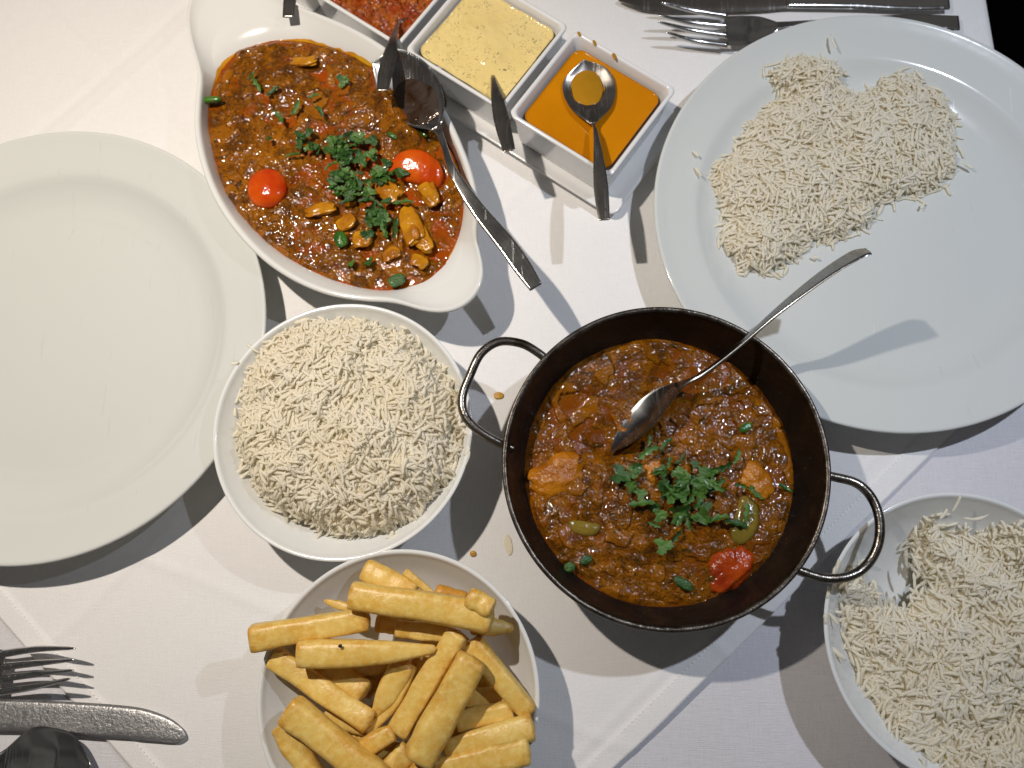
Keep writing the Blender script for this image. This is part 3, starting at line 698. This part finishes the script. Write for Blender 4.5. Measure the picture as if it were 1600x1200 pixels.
# ---------------------------------------------------------------- oval dish
oc = P(525, 240, .040)[:2]
outer_px = [(292, 10), (293, 45), (303, 85), (309, 112), (305, 150), (303, 200), (313, 255), (333, 308), (365, 358), (410, 405), (460, 439), (515, 461), (570, 470), (620, 473), (655, 484), (690, 489), (722, 481), (747, 458), (757, 428), (752, 400), (745, 372), (748, 330), (741, 280), (722, 225), (695, 170), (655, 118), (605, 75), (545, 40), (475, 12), (430, -8), (395, -28), (360, -42), (325, -36), (302, -15)]
food_px = [(396, 76), (440, 67), (495, 72), (545, 88), (600, 120), (645, 155), (688, 205), (716, 260), (724, 320), (716, 370), (695, 410), (660, 438), (615, 453), (560, 448), (500, 428), (440, 395), (390, 350), (352, 295), (334, 235), (328, 180), (340, 125), (360, 95)]
def radial(px_pts, z, c, n=360, a=None):
    w = spline([P(x, y, z)[:2] for x, y in px_pts], 900, True)-c
    an = np.arctan2(w[:, 1], w[:, 0]); r = np.hypot(w[:, 0], w[:, 1]); o = np.argsort(an); an, r = an[o], r[o]
    a = np.linspace(-np.pi, np.pi, n, endpoint=False) if a is None else a
    return np.interp(a, np.r_[an[-1]-2*np.pi, an, an[0]+2*np.pi], np.r_[r[-1], r, r[0]])
NA = 360; A_ = np.linspace(-np.pi, np.pi, NA, endpoint=False)
ro = radial(outer_px, .046, oc); ri = radial(food_px, .033, oc)
k_ = np.exp(-np.linspace(-3, 3, 13)**2/2); k_ /= k_.sum()
sm = lambda r: np.convolve(np.r_[r[-6:], r, r[:6]], k_, 'valid')
ro, ri = sm(ro), sm(ri)
ear = np.clip((ro-ri-.012)/.03, 0, 1)
def ringp(r, z): return np.stack([oc[0]+r*np.cos(A_), oc[1]+r*np.sin(A_), np.full(NA, z) if np.isscalar(z) else z], -1)
rings = [ringp(ri*.02, .003), ringp(ri*.62, .003), ringp(ri*.66, 0.), ringp(ri*.70, 0.), ringp(ri*.74, .004), ringp(ri*.88, .018), ringp(ri*.99, .030), ringp(ri*1.03+.001, .037)]
rt = ri*1.03+.001
for q_, z_ in ((.35, .0392), (.75, .0408)): rings.append(ringp(rt+(ro-.003-rt)*q_, z_))
rings += [ringp(ro-.0022, .0420), ringp(ro-.0004, .0434), ringp(ro, .0448), ringp(ro-.0006, .0460), ringp(ro-.0020, .0466), ringp(ro-.0036, .0461)]
rim_in = ro-.0045
for q_, z_ in ((0, .0452), (.2, .0432), (.45, .0405-.0), (.7, .0376), (.9, .0348), (1.0, .0328)): rings.append(ringp(rim_in+(ri-rim_in)*q_, z_))
for q_, z_ in ((.94, .026), (.86, .018), (.76, .0105), (.64, .0065), (.3, .0055), (.01, .0055)): rings.append(ringp(ri*q_, z_))
V = np.vstack(rings); obj('oval_dish', V, grid_faces(len(rings), NA, True), M_dish, label='white oval eared serving dish holding mushroom curry', cat='dish')
fq = .05+.16*vnoise(A_*7+3, A_*0, 2)+.10*vnoise(A_*23+3, A_*0, 6); wdt = np.clip(.30+.75*np.sin(A_-.35), .12, 1.)   # most film on the far side
fr_ = []
for q_ in (0, .5, 1.):
    t_ = 1-fq*wdt*q_; r_ = rim_in+(ri-rim_in)*t_
    z_ = np.interp(t_, [0, .2, .45, .7, .9, 1.0], [.0452, .0432, .0405, .0376, .0348, .0328])+.0004*(1-q_)+.00012
    fr_.append(ringp(r_, z_))
obj('oil_film', np.vstack(fr_)[:, :], grid_faces(3, NA, True), M_oil, label='thin yellow oil stain round the curry on the oval dish wall', cat='oil')
# stained film where the curry has touched the dish wall
fr = ri*(1.015+.012*vnoise(A_*6+20, A_*0, 2))
def heap(x, y):                                # curry heaped over the left side of the spoon bowl
    a = P(598, 150, .04)[:2]; b = P(640, 212, .04)[:2]; t_ = np.clip(((x-a[0])*(b[0]-a[0])+(y-a[1])*(b[1]-a[1]))/((b-a)@(b-a)), 0, 1)
    return np.hypot(x-a[0]-t_*(b-a)[0], y-a[1]-t_*(b-a)[1])
V, F, at = curry_disc(oc, lambda a: np.interp((a+np.pi) % (2*np.pi)-np.pi, np.r_[A_, np.pi], np.r_[ri, ri[0]])*1.02+.0006*np.sin(a*31), .0348, .0085, 41, 210, 560, 105., basef=lambda x, y: .0095*np.exp(-(heap(x, y)/.0085)**2))
curry2 = obj('curry', V, F, M_curry2, attrs=at, label='orange brown mushroom curry in the white oval dish', cat='curry')
blob('tomato_half', 418, 295, .0365, .028, .030, .015, .1, M_tomato, 'round red tomato half at the left of the oval dish', 'tomato', 'tomato halves in the oval dish', 1, sq=2.05, noise=.02)
blob('tomato_half', 652, 262, .0365, .040, .023, .012, -.25, M_tomato, 'half moon red tomato beside the serving spoon in the oval dish', 'tomato', 'tomato halves in the oval dish', 2, bite=-.22, noise=.06, tilt=(0, .2))
MS = [(642, 352, 16, 30, .35, 'large yellow mushroom slice with a brown gill'), (660, 375, 13, 22, .6, 'mushroom slice end touching the largest slice'), (500, 326, 24, 10, .15, 'crescent mushroom slice below the herbs on the left'), (566, 373, 15, 14, .1, 'squarish mushroom piece below the herbs'), (606, 298, 14, 20, .9, 'pale mushroom slice right of the herbs'), (672, 305, 12, 22, .5, 'mushroom slice below the half moon tomato'), (655, 408, 13, 10, -.6, 'small bright mushroom piece near the lower right edge of the oval curry'), (475, 96, 22, 9, -.05, 'orange mushroom slice at the back edge of the oval curry'), (612, 396, 14, 10, .4, 'dull mushroom piece left of the small bright one'), (540, 348, 15, 13, .6, 'browned mushroom chunk left of the squarish piece'), (640, 218, 14, 8, -.2, 'mushroom sliver above the half moon tomato')]
for i, (x, y, a_, b_, yw, lb) in enumerate(MS):
    blob('mushroom_slice', x, y, .0380, a_*.00090, b_*.00090, .0034, yw, M_mush, lb, 'mushroom', 'mushroom slices in the oval curry', 20+i, sq=3.4, noise=.34, bite=.12 if i % 2 else -.1, tilt=(.12, -.1))
blob('mushroom_gill', 648, 362, .0425, .0052, .011, .002, .35, M_curry2 if False else M_chicken, 'brown gill patch on the large mushroom slice', 'mushroom', seed=3)
blob('green_chilli', 328, 156, .0405, .017, .0046, .0042, .05, M_greenpep, 'green chilli tip resting on the left inner wall of the oval dish', 'chilli', seed=4, noise=.05)
blob('pepper_piece', 532, 374, .0395, .009, .012, .0035, .3, M_greenpep, 'dark green pepper piece left of the squarish mushroom', 'pepper', seed=6)
blob('spring_onion', 613, 212, .0400, .008, .0036, .003, -.6, M_greenpep, 'bright green onion ring above the half moon tomato', 'herb', seed=6)
blob('spring_onion', 657, 204, .0400, .014, .0036, .003, -.8, M_greenpep, 'green bean sliver beside the serving spoon bowl', 'herb', seed=8)
blob('herb_piece', 620, 438, .0385, .012, .009, .0016, .3, M_herb2, 'wet dark green leaf at the lower end of the oval curry', 'herb', seed=9)
g2 = thing('coriander_garnish', 'chopped green coriander piled in the centre of the oval dish', 'herbs', P(545, 265, .040))
rg = np.random.default_rng(5); L2 = []
for cx, cy, sx, sy, n in ((545, 235, 32, 20, 22), (545, 285, 26, 26, 26), (590, 340, 18, 26, 12), (600, 265, 22, 14, 8), (480, 228, 22, 12, 6)):
    for _ in range(int(n*1.5)): L2.append((cx+rg.normal(0, sx*.6), cy+rg.normal(0, sy*.6), rg.uniform(9, 18), rg.uniform(0, 3.1), 'l' if rg.random() < .65 else 's'))
L2 += [(402, 130, 20, -1.1, 's'), (393, 118, 12, 1.1, 's'), (437, 182, 18, -.9, 's'), (425, 142, 15, .7, 's'), (463, 168, 18, 1.2, 's'), (500, 172, 16, -.9, 's'), (534, 126, 16, .3, 'l'), (616, 355, 24, 1.35, 's'), (600, 360, 20, -1.3, 's'), (580, 330, 22, 1.2, 's'), (630, 316, 22, -.1, 's'), (430, 138, 9, .4, 's'), (490, 150, 12, .5, 's'), (420, 216, 8, 0, 'l'), (548, 412, 12, 1, 'l'), (575, 410, 14, 1, 'l')]
for i, (x, y, s_, yw, k) in enumerate(L2):
    mid = math.exp(-((x-550)**2+(y-265)**2)/2500)
    leaf(x, y, .0405+.004*mid*rg.random()+.0005, s_*.00068, yw, 'lobed' if k == 'l' else 'strip', g2, 300+i, M_herb if i % 2 else M_herb2)

# ---------------------------------------------------------------- cutlery
def loft(spine, halfw, depth, thick, roll, n=90, ridge=0., K=15):
    c = spline([P(*p) for p in spine], n); t = np.gradient(c, axis=0); t /= np.linalg.norm(t, axis=1)[:, None]
    s_ = np.linspace(0, 1, n); xs = np.linspace(0, 1, len(halfw))
    hw = np.maximum(spline(np.stack([xs, halfw], 1), n)[:, 1], .0003); dp = np.interp(s_, np.linspace(0, 1, len(depth)), depth); tk = np.interp(s_, np.linspace(0, 1, len(thick)), thick)
    rl = np.interp(s_, np.linspace(0, 1, len(roll)), roll) if not np.isscalar(roll) else np.full(n, roll)
    V = np.zeros((n, 2*K, 3)); v = np.linspace(-1, 1, K)
    for k in range(n):
        s0 = np.cross(t[k], [0, 0, 1.]); s0 /= np.linalg.norm(s0); up = np.cross(s0, t[k])
        sd = s0*math.cos(rl[k])-up*math.sin(rl[k]); nn = np.cross(sd, t[k])
        cup = -dp[k]*(1-v**2)
        rg_ = ridge*(np.exp(-((np.abs(v)-.82)/.10)**2)-.0)*min(1, max(0, (s_[k]-.45)*4))
        top = cup+tk[k]*.5*(1-v**6)+rg_; bot = cup-tk[k]*.5*(1-v**6)
        V[k, :K] = c[k]+sd*(v*hw[k])[:, None]+nn*top[:, None]
        V[k, K:] = c[k]+sd*(v[::-1]*hw[k])[:, None]+nn*bot[::-1][:, None]
    return V
def loft_obj(name, V, m, parent):
    n, q = V.shape[:2]; F = [tuple(f) for f in grid_faces(n, q, True)]
    K = q//2
    for k, fl in ((0, False), (n-1, True)):
        for j in range(K-1):
            f = (k*q+j, k*q+j+1, k*q+q-2-j, k*q+q-1-j); F.append(f if fl else f[::-1])
    return obj(name, V.reshape(-1, 3), F, m, parent)
def spoon(name, label, spine, halfw, depth, thick, roll, neck, m, ridge=0., n=90, group=None, mb=None):
    V = loft(spine, halfw, depth, thick, roll, n, ridge)
    p = V.reshape(-1, 3); t = thing(name, label, 'spoon', (p[:, 0].mean(), p[:, 1].mean(), p[:, 2].min()), group)
    k = int(n*neck)
    loft_obj('spoon_bowl', V[:k+1], mb or m, t); loft_obj('handle', V[k:], m, t); return t
# serving spoon in the pan
spoon('serving_spoon', 'steel serving spoon standing in the pan curry, handle over the rice plate',
      [(953, 706, .034), (985, 670, .039), (1020, 632, .044), (1058, 604, .049), (1100, 583, .056), (1150, 545, .066), (1215, 487, .079), (1285, 432, .090), (1335, 400, .097), (1357, 393, .099)],
      [.0003, .0130, .0165, .0140, .0040, .0024, .0024, .0035, .0056, .0072, .0080, .0066], [0, .006, .009, .005, .0005, 0, 0, 0, 0, 0, 0, 0], [.0012, .0013, .0016, .0026, .0024, .0020, .0017, .0017], [-1.05, -1.05, -1.05, -1.0, -.95], .34, M_spoonpan, .0003)
spoon('serving_spoon', 'steel serving spoon lying in the oval dish, handle over the cloth',
      [(582, 98, .0455), (616, 116, .0480), (648, 147, .0500), (677, 187, .0530), (692, 222, .056), (708, 268, .061), (745, 325, .059), (795, 387, .057), (838, 449, .057)],
      [.0003, .0150, .0195, .0200, .0150, .0042, .0024, .0026, .0036, .0048, .0058, .0062, .0046], [0, .004, .006, .006, .003, .0003, 0, 0, 0, 0, 0, 0], [.0011, .0012, .0014, .0026, .0026, .0022, .0018, .0018], [.42, .42, .38, .1, 0, 0], .42, M_steel, .0004, mb=M_spoonpan)
blob('sauce_film', 652, 150, .0462, .052, .034, .0050, -.95, M_coated, 'brown curry film inside the oval dish spoon bowl', 'sauce', seed=4, sq=2.1, noise=.12, tilt=(.22, .28))
TW2 = [.0003, .0150, .0186, .0150, .0020, .0018, .0030, .0042, .0048, .0044, .0036]
TW = [.0003, .0095, .0118, .0075, .0020, .0020, .0036, .0048, .0053, .0048, .0040]
TD = [0, .003, .005, .002, 0, 0, 0, 0, 0, 0, 0]; TT = [.0008, .001, .0018, .0018, .0014, .0012, .0012]
tsp = spoon('teaspoon', 'teaspoon cupping orange sauce, its handle over the front of the orange dish',
      [(912, 93, .041), (918, 120, .0385), (922, 150, .038), (926, 188, .0415), (931, 208, .046), (935, 245, .050), (938, 280, .053), (941, 315, .055), (944, 344, .0562)], TW2, TD, TT, 0, .40, M_teaspoon, group='teaspoons in the dip dishes')
spoon('teaspoon', 'teaspoon sunk in the pale yellow dip with a dark handle',
      [(755, 10, .027), (759, 40, .025), (763, 70, .026), (769, 108, .0320), (771, 124, .0390), (776, 150, .047), (782, 180, .052), (789, 210, .057), (796, 236, .061)], TW, TD, TT, 0, .40, M_teaspoon, group='teaspoons in the dip dishes')
spoon('teaspoon', 'teaspoon sunk in the red relish, handle overlapping the oval dish',
      [(668, -55, .028), (656, -25, .027), (644, 5, .029), (626, 30, .035), (618, 48, .043), (612, 72, .053), (606, 98, .059), (601, 120, .063), (598, 142, .066)], TW, TD, TT, 0, .40, M_teaspoon, group='teaspoons in the dip dishes')
spoon('teaspoon', 'teaspoon handle tip poking in at the top frame edge',
      [(490, -215, .038), (484, -190, .036), (478, -160, .036), (472, -130, .041), (468, -110, .044), (463, -75, .047), (458, -40, .049), (454, -10, .050), (450, 27, .050)], TW, TD, TT, 0, .40, M_teaspoon, group='teaspoons in the dip dishes')
blob('sauce_film', 917, 137, .0366, .0225, .032, .0036, .08, M_orangefilm, 'orange sauce pooled in the teaspoon bowl', 'sauce', seed=1, sq=2, noise=.10)

# flat table spoon at the lower left
spoon('table_spoon', 'steel table spoon at the lower left corner, bowl facing up', [(142, 1196, .012), (100, 1194, .011), (55, 1192, .010), (5, 1190, .011), (-40, 1188, .016), (-120, 1182, .018), (-250, 1176, .010), (-380, 1172, .006)],
      [.0003, .0165, .0205, .0195, .0060, .0028, .0030, .0045, .0075, .008], [0, .005, .0085, .006, .0005, 0, 0, 0, 0, 0], [.0012, .0013, .0018, .0028, .0024, .002, .002], 0, .42, M_steel, .0004)

def knife(name, label, top, bot, z0, m, handle_px, hz, th=.0016):
    n = 60; a = spline([P(x, y, z0) for x, y in top], n); b = spline([P(x, y, z0) for x, y in bot], n)
    K = 9; V = np.zeros((n, 2*K, 3)); v = np.linspace(0, 1, K)
    for k in range(n):
        w = min(1., np.linalg.norm(a[k]-b[k])/.012)
        c = a[k][None]*(1-v)[:, None]+b[k][None]*v[:, None]; e = (.5*th*w*(1-np.abs(2*v-1)**5))[:, None]*np.array([0, 0, 1.])
        V[k, :K] = c+e; V[k, K:] = (c-e)[::-1]
    p = V.reshape(-1, 3); t = thing(name, label, 'knife', (p[:, 0].mean(), p[:, 1].mean(), 0))
    loft_obj('blade', V[:, ::-1], m, t)
    H = loft([(x, y, hz) for x, y in handle_px], [.0050, .0052, .0058, .0066, .0078, .0080, .0070], [0, 0], [.004, .0045, .0042, .0036, .003], 0, 50, .0003)
    loft_obj('handle', H, M_steel, t); return t
knife('table_knife', 'scratched steel table knife pointing right at the lower left', [(-220, 1086), (-60, 1089), (0, 1092), (60, 1094), (120, 1097), (180, 1101), (225, 1107), (262, 1120), (283, 1135), (290, 1148)],
      [(-220, 1140), (-60, 1141), (0, 1142), (50, 1143), (100, 1148), (150, 1152), (200, 1155), (240, 1158), (275, 1160), (289, 1153)], .0040, M_knife, [(-225, 1113), (-300, 1112), (-400, 1110), (-500, 1108), (-600, 1106)], .0055)
knife('table_knife', 'steel table knife at the top frame edge beside the fork', [(1235, -6), (1190, -12), (1140, -16), (1090, -17), (1040, -16), (1000, -12), (975, -6), (966, 0)],
      [(1235, 13), (1190, 17), (1140, 19), (1090, 19), (1040, 19), (1005, 16), (980, 8), (967, 2)], .0045, M_teaspoon, [(1230, 4), (1290, 4), (1350, 3), (1420, 3), (1482, 3)], .0055)

def fork(name, label, tips, roots, head, handle, hw, m):
    p0 = P(*head[len(head)//2]); t = thing(name, label, 'fork', (p0[0], p0[1], 0))
    for (a, mid, b) in zip(tips[0], tips[1], roots):
        path = spline([P(*a), P(*mid), P(*b)], 18); rr = np.interp(np.linspace(0, 1, 18), [0, .12, .5, 1], [.0004, .0011, .0020, .0025])
        V, F = tube(path, rr, 8)
        obj('tine', V, F, m, t)
    loft_obj('fork_head', loft(head, hw[0], [.001, .002, .001], [.0018, .002, .0026], 0, 30), m, t)
    loft_obj('handle', loft(handle, hw[1], [0, 0], [.0026, .0024, .002, .002], 0, 60, .0004), m, t); return t
fork('fork', 'steel fork with upturned tines pointing right at the lower left',
     [[(118, 1013, .023), (116, 1031, .024), (115, 1047, .025), (110, 1060, .026)], [(60, 1014, .0125), (60, 1036, .0125), (60, 1053, .0125), (55, 1073, .0125)]],
     [(2, 1022, .011), (2, 1042, .011), (2, 1060, .011), (0, 1081, .011)],
     [(4, 1051, .011), (-20, 1051, .011), (-45, 1051, .013), (-70, 1051, .015)], [(-68, 1051, .015), (-130, 1050, .018), (-250, 1046, .012), (-400, 1043, .006)],
     [[.0137, .0138, .0105, .004], [.0040, .003, .0035, .0075, .008]], M_steel)
fork('fork', 'steel fork with tines pointing left beside the rice plate at the top',
     [[(1033, 4, .020), (1030, 24, .021), (1028, 34, .022), (1040, 50, .020)], [(1080, 16, .0125), (1078, 35, .0125), (1078, 47, .0125), (1085, 64, .0115)]],
     [(1136, 25, .009), (1136, 41, .009), (1136, 56, .009), (1136, 71, .009)],
     [(1134, 48, .009), (1165, 47, .0085), (1190, 44, .011), (1215, 41, .013)], [(1213, 41, .013), (1260, 37, .015), (1340, 33, .012), (1420, 33, .008), (1498, 36, .0065)],
     [[.0128, .0128, .0100, .0038], [.0038, .0028, .0036, .0058, .0066]], M_steel)

# ---------------------------------------------------------------- dip dishes on their tray
zc = .0440
cB, cL, cR, cT = (P(*q)[:2] for q in ((953, 272, zc), (798, 178, zc), (1054, 141, zc), (899, 48, zc)))
ctr = (cB+cL+cR+cT)/4; ux = ((cB-cL)+(cR-cT)); ux /= np.linalg.norm(ux); uy = np.array([-ux[1], ux[0]])
side = np.linalg.norm(cB-cL)*.5+np.linalg.norm(cR-cB)*.5
print('dish', ctr, ux, side)
yL = P(631, 84, zc)[:2]; pitch = abs((cL-yL)@ux)
HS = .0428                                     # half side along the row; gaps of about 5 mm between dishes
uy = uy*(.0825/(2*HS))
def rrect(h, r, n=12, hy=None):
    hy = hy or h; pts = []
    for cx, cy, a0 in ((h-r, hy-r, 0), (-h+r, hy-r, 90), (-h+r, -hy+r, 180), (h-r, -hy+r, 270)):
        for k in range(n): a = rad(a0+90*k/(n-1)); pts.append((cx+r*math.cos(a), cy+r*math.sin(a)))
    return np.array(pts)
def rr_loft(c, spec, hy=0.):
    V = [];
    for h, r, z in spec:
        p = rrect(h, r, hy=h+hy if hy else None); w = c[None]+p[:, :1]*ux[None]+p[:, 1:]*uy[None]
        V.append(np.c_[w, np.full(len(w), z)])
    n = len(V[0]); F = [tuple(f) for f in grid_faces(len(V), n, True)]; F.append(tuple(range(n))[::-1]); F.append(tuple((len(V)-1)*n+j for j in range(n)))
    return np.vstack(V), F
TZ = .0052
tray_c = ctr-ux*pitch*1.5
HX, HY = pitch*2+.0085, HS+.0075
def tray():
    V = []; spec = [(-.010, 0.0), (-.008, 0.), (-.004, .003), (-.0008, .0065), (0, .0078), (-.0008, .0086), (-.0022, .0084), (-.0050, .0062), (-.010, .0050), (-.012, .0048)]
    for o, z in spec:
        p = rrect(HX+o, .008+o*.3, hy=HY+o); w = tray_c[None]+p[:, :1]*ux[None]+p[:, 1:]*uy[None]; V.append(np.c_[w, np.full(len(w), z+.0004)])
    n = len(V[0]); F = [tuple(f) for f in grid_faces(len(V), n, True)]; F.append(tuple(range(n))[::-1]); F.append(tuple((len(V)-1)*n+j for j in range(n)))
    return np.vstack(V), F
V, F = tray(); obj('tray', V, F, M_square, label='long narrow white ceramic tray carrying the square dip dishes', cat='tray')
labels = ['square white dish of orange sauce, nearest the rice plate', 'square white dish of pale yellow dip, middle of the tray', 'square white dish of red relish above the oval dish', 'empty square white dish beyond the top frame edge']
for i in range(4):
    c = ctr-ux*pitch*i; h = HS
    spec = [(h-.007, .004, TZ+.0006), (h-.0055, .004, TZ+.0004), (h-.004, .0045, TZ+.006), (h-.0016, .005, zc-.006), (h-.0002, .005, zc-.0022), (h, .005, zc-.0009), (h-.0006, .005, zc-.0001), (h-.0016, .005, zc), (h-.0027, .005, zc-.0004), (h-.0034, .005, zc-.0015), (h-.0058, .006, zc-.012), (h-.0080, .008, TZ+.008), (h-.012, .008, TZ+.0045), (h-.02, .006, TZ+.004)]
    V, F = rr_loft(c, spec); o = obj('square_dish', V, F, M_square, label=labels[i], cat='dish', group='square dip dishes on the tray')
def sauce(i, z, m, name, label, amp, sc, seed, curry=False, inset=.0066):
    c = ctr-ux*pitch*i; n = 200; h = HS-inset; g = np.linspace(-1, 1, n); X, Y = np.meshgrid(g, g)
    d = np.maximum(np.abs(X), np.abs(Y)); k = .12; rr = .0075/h
    # squircle the corners
    qx = np.maximum(np.abs(X)-(1-rr), 0); qy = np.maximum(np.abs(Y)-(1-rr), 0); both = (qx > 0) & (qy > 0)
    fac = np.where(both, np.maximum(qx, qy)/np.maximum(np.hypot(qx, qy), 1e-9), 1.)
    X2 = np.where(both, np.sign(X)*((1-rr)+qx*fac), X)*h; Y2 = np.where(both, np.sign(Y)*((1-rr)+qy*fac), Y)*h
    wx = c[0]+X2*ux[0]+Y2*uy[0]; wy = c[1]+X2*ux[1]+Y2*uy[1]
    if curry:
        w1, q1 = worley(wx*150, wy*150, seed); w2, q2 = worley(wx*380, wy*380, seed+3)
        hh = .5*fbm(wx*40, wy*40, seed, 3)+.5*np.sqrt(np.clip(1-w1**2, 0, 1))*q1+.2*np.sqrt(np.clip(1-w2**2, 0, 1))*q2
        at = dict(relief=np.clip(hh, 0, 1).ravel(), lump=q1.ravel())
    else:
        hh = fbm(wx*sc, wy*sc, seed, 3); at = None
        if name == 'yellow_dip':                # hump over the sunken teaspoon
            q_ = P(762, 72, z); e_ = ((wx-q_[0])/.0125)**2+((wy-q_[1])/.019)**2; hh = hh+.75*np.exp(-e_**2)
    men = .0012*np.exp(-(1-d)/.03)
    V = np.stack([wx, wy, z+amp*(hh-.5)+men], -1).reshape(-1, 3)
    return obj(name, V, grid_faces(n, n), m, attrs=at, label=label, cat='sauce')
sauce(0, .0352, M_orange, 'orange_sauce', 'smooth bright orange sauce in the end dish', .0006, 30, 3)
sauce(1, .0375, M_dip, 'yellow_dip', 'pale yellow herb speckled dip in the middle dish', .0030, 60, 6, inset=.0060)
sauce(2, .0350, M_relish, 'red_relish', 'chunky red relish in the dish at the top frame edge', .011, 60, 13, True, inset=.0060)
for k_, (x, y, z, L_, W_) in enumerate([(905, 53, .0442, .005, .0022), (929, 67, .0442, .006, .0022), (960, 88, .0442, .007, .0026)]):
    blob('sauce_drip', x, y, z, L_*.8, W_, .0009, -1.2, M_orangefilm, ['sauce drip at the back corner of the orange dish', 'sauce drip on the back rim, between the other two', 'long sauce drip in the middle of the back rim'][k_], 'drip', 'dried drips on the orange dish rim', seed=k_)

# drops and stains on the cloth
blob('curry_drop', 779, 618, .0010, .0068, .0048, .0012, .1, M_drop, 'brown ringed curry drop between rice bowl and pan', 'drop', 'curry drops on the cloth', 1, noise=.1)
blob('curry_drop', 739, 865, .0010, .0042, .0038, .0014, .1, M_drop, 'small golden curry drop right above the chip bowl', 'drop', 'curry drops on the cloth', 2, noise=.1)
blob('curry_drop', 794, 851, .0005, .0050, .0125, .0003, .15, M_stain, 'pale smeared curry stain near the lower left of the pan', 'stain', 'curry drops on the cloth', 3, noise=.3)
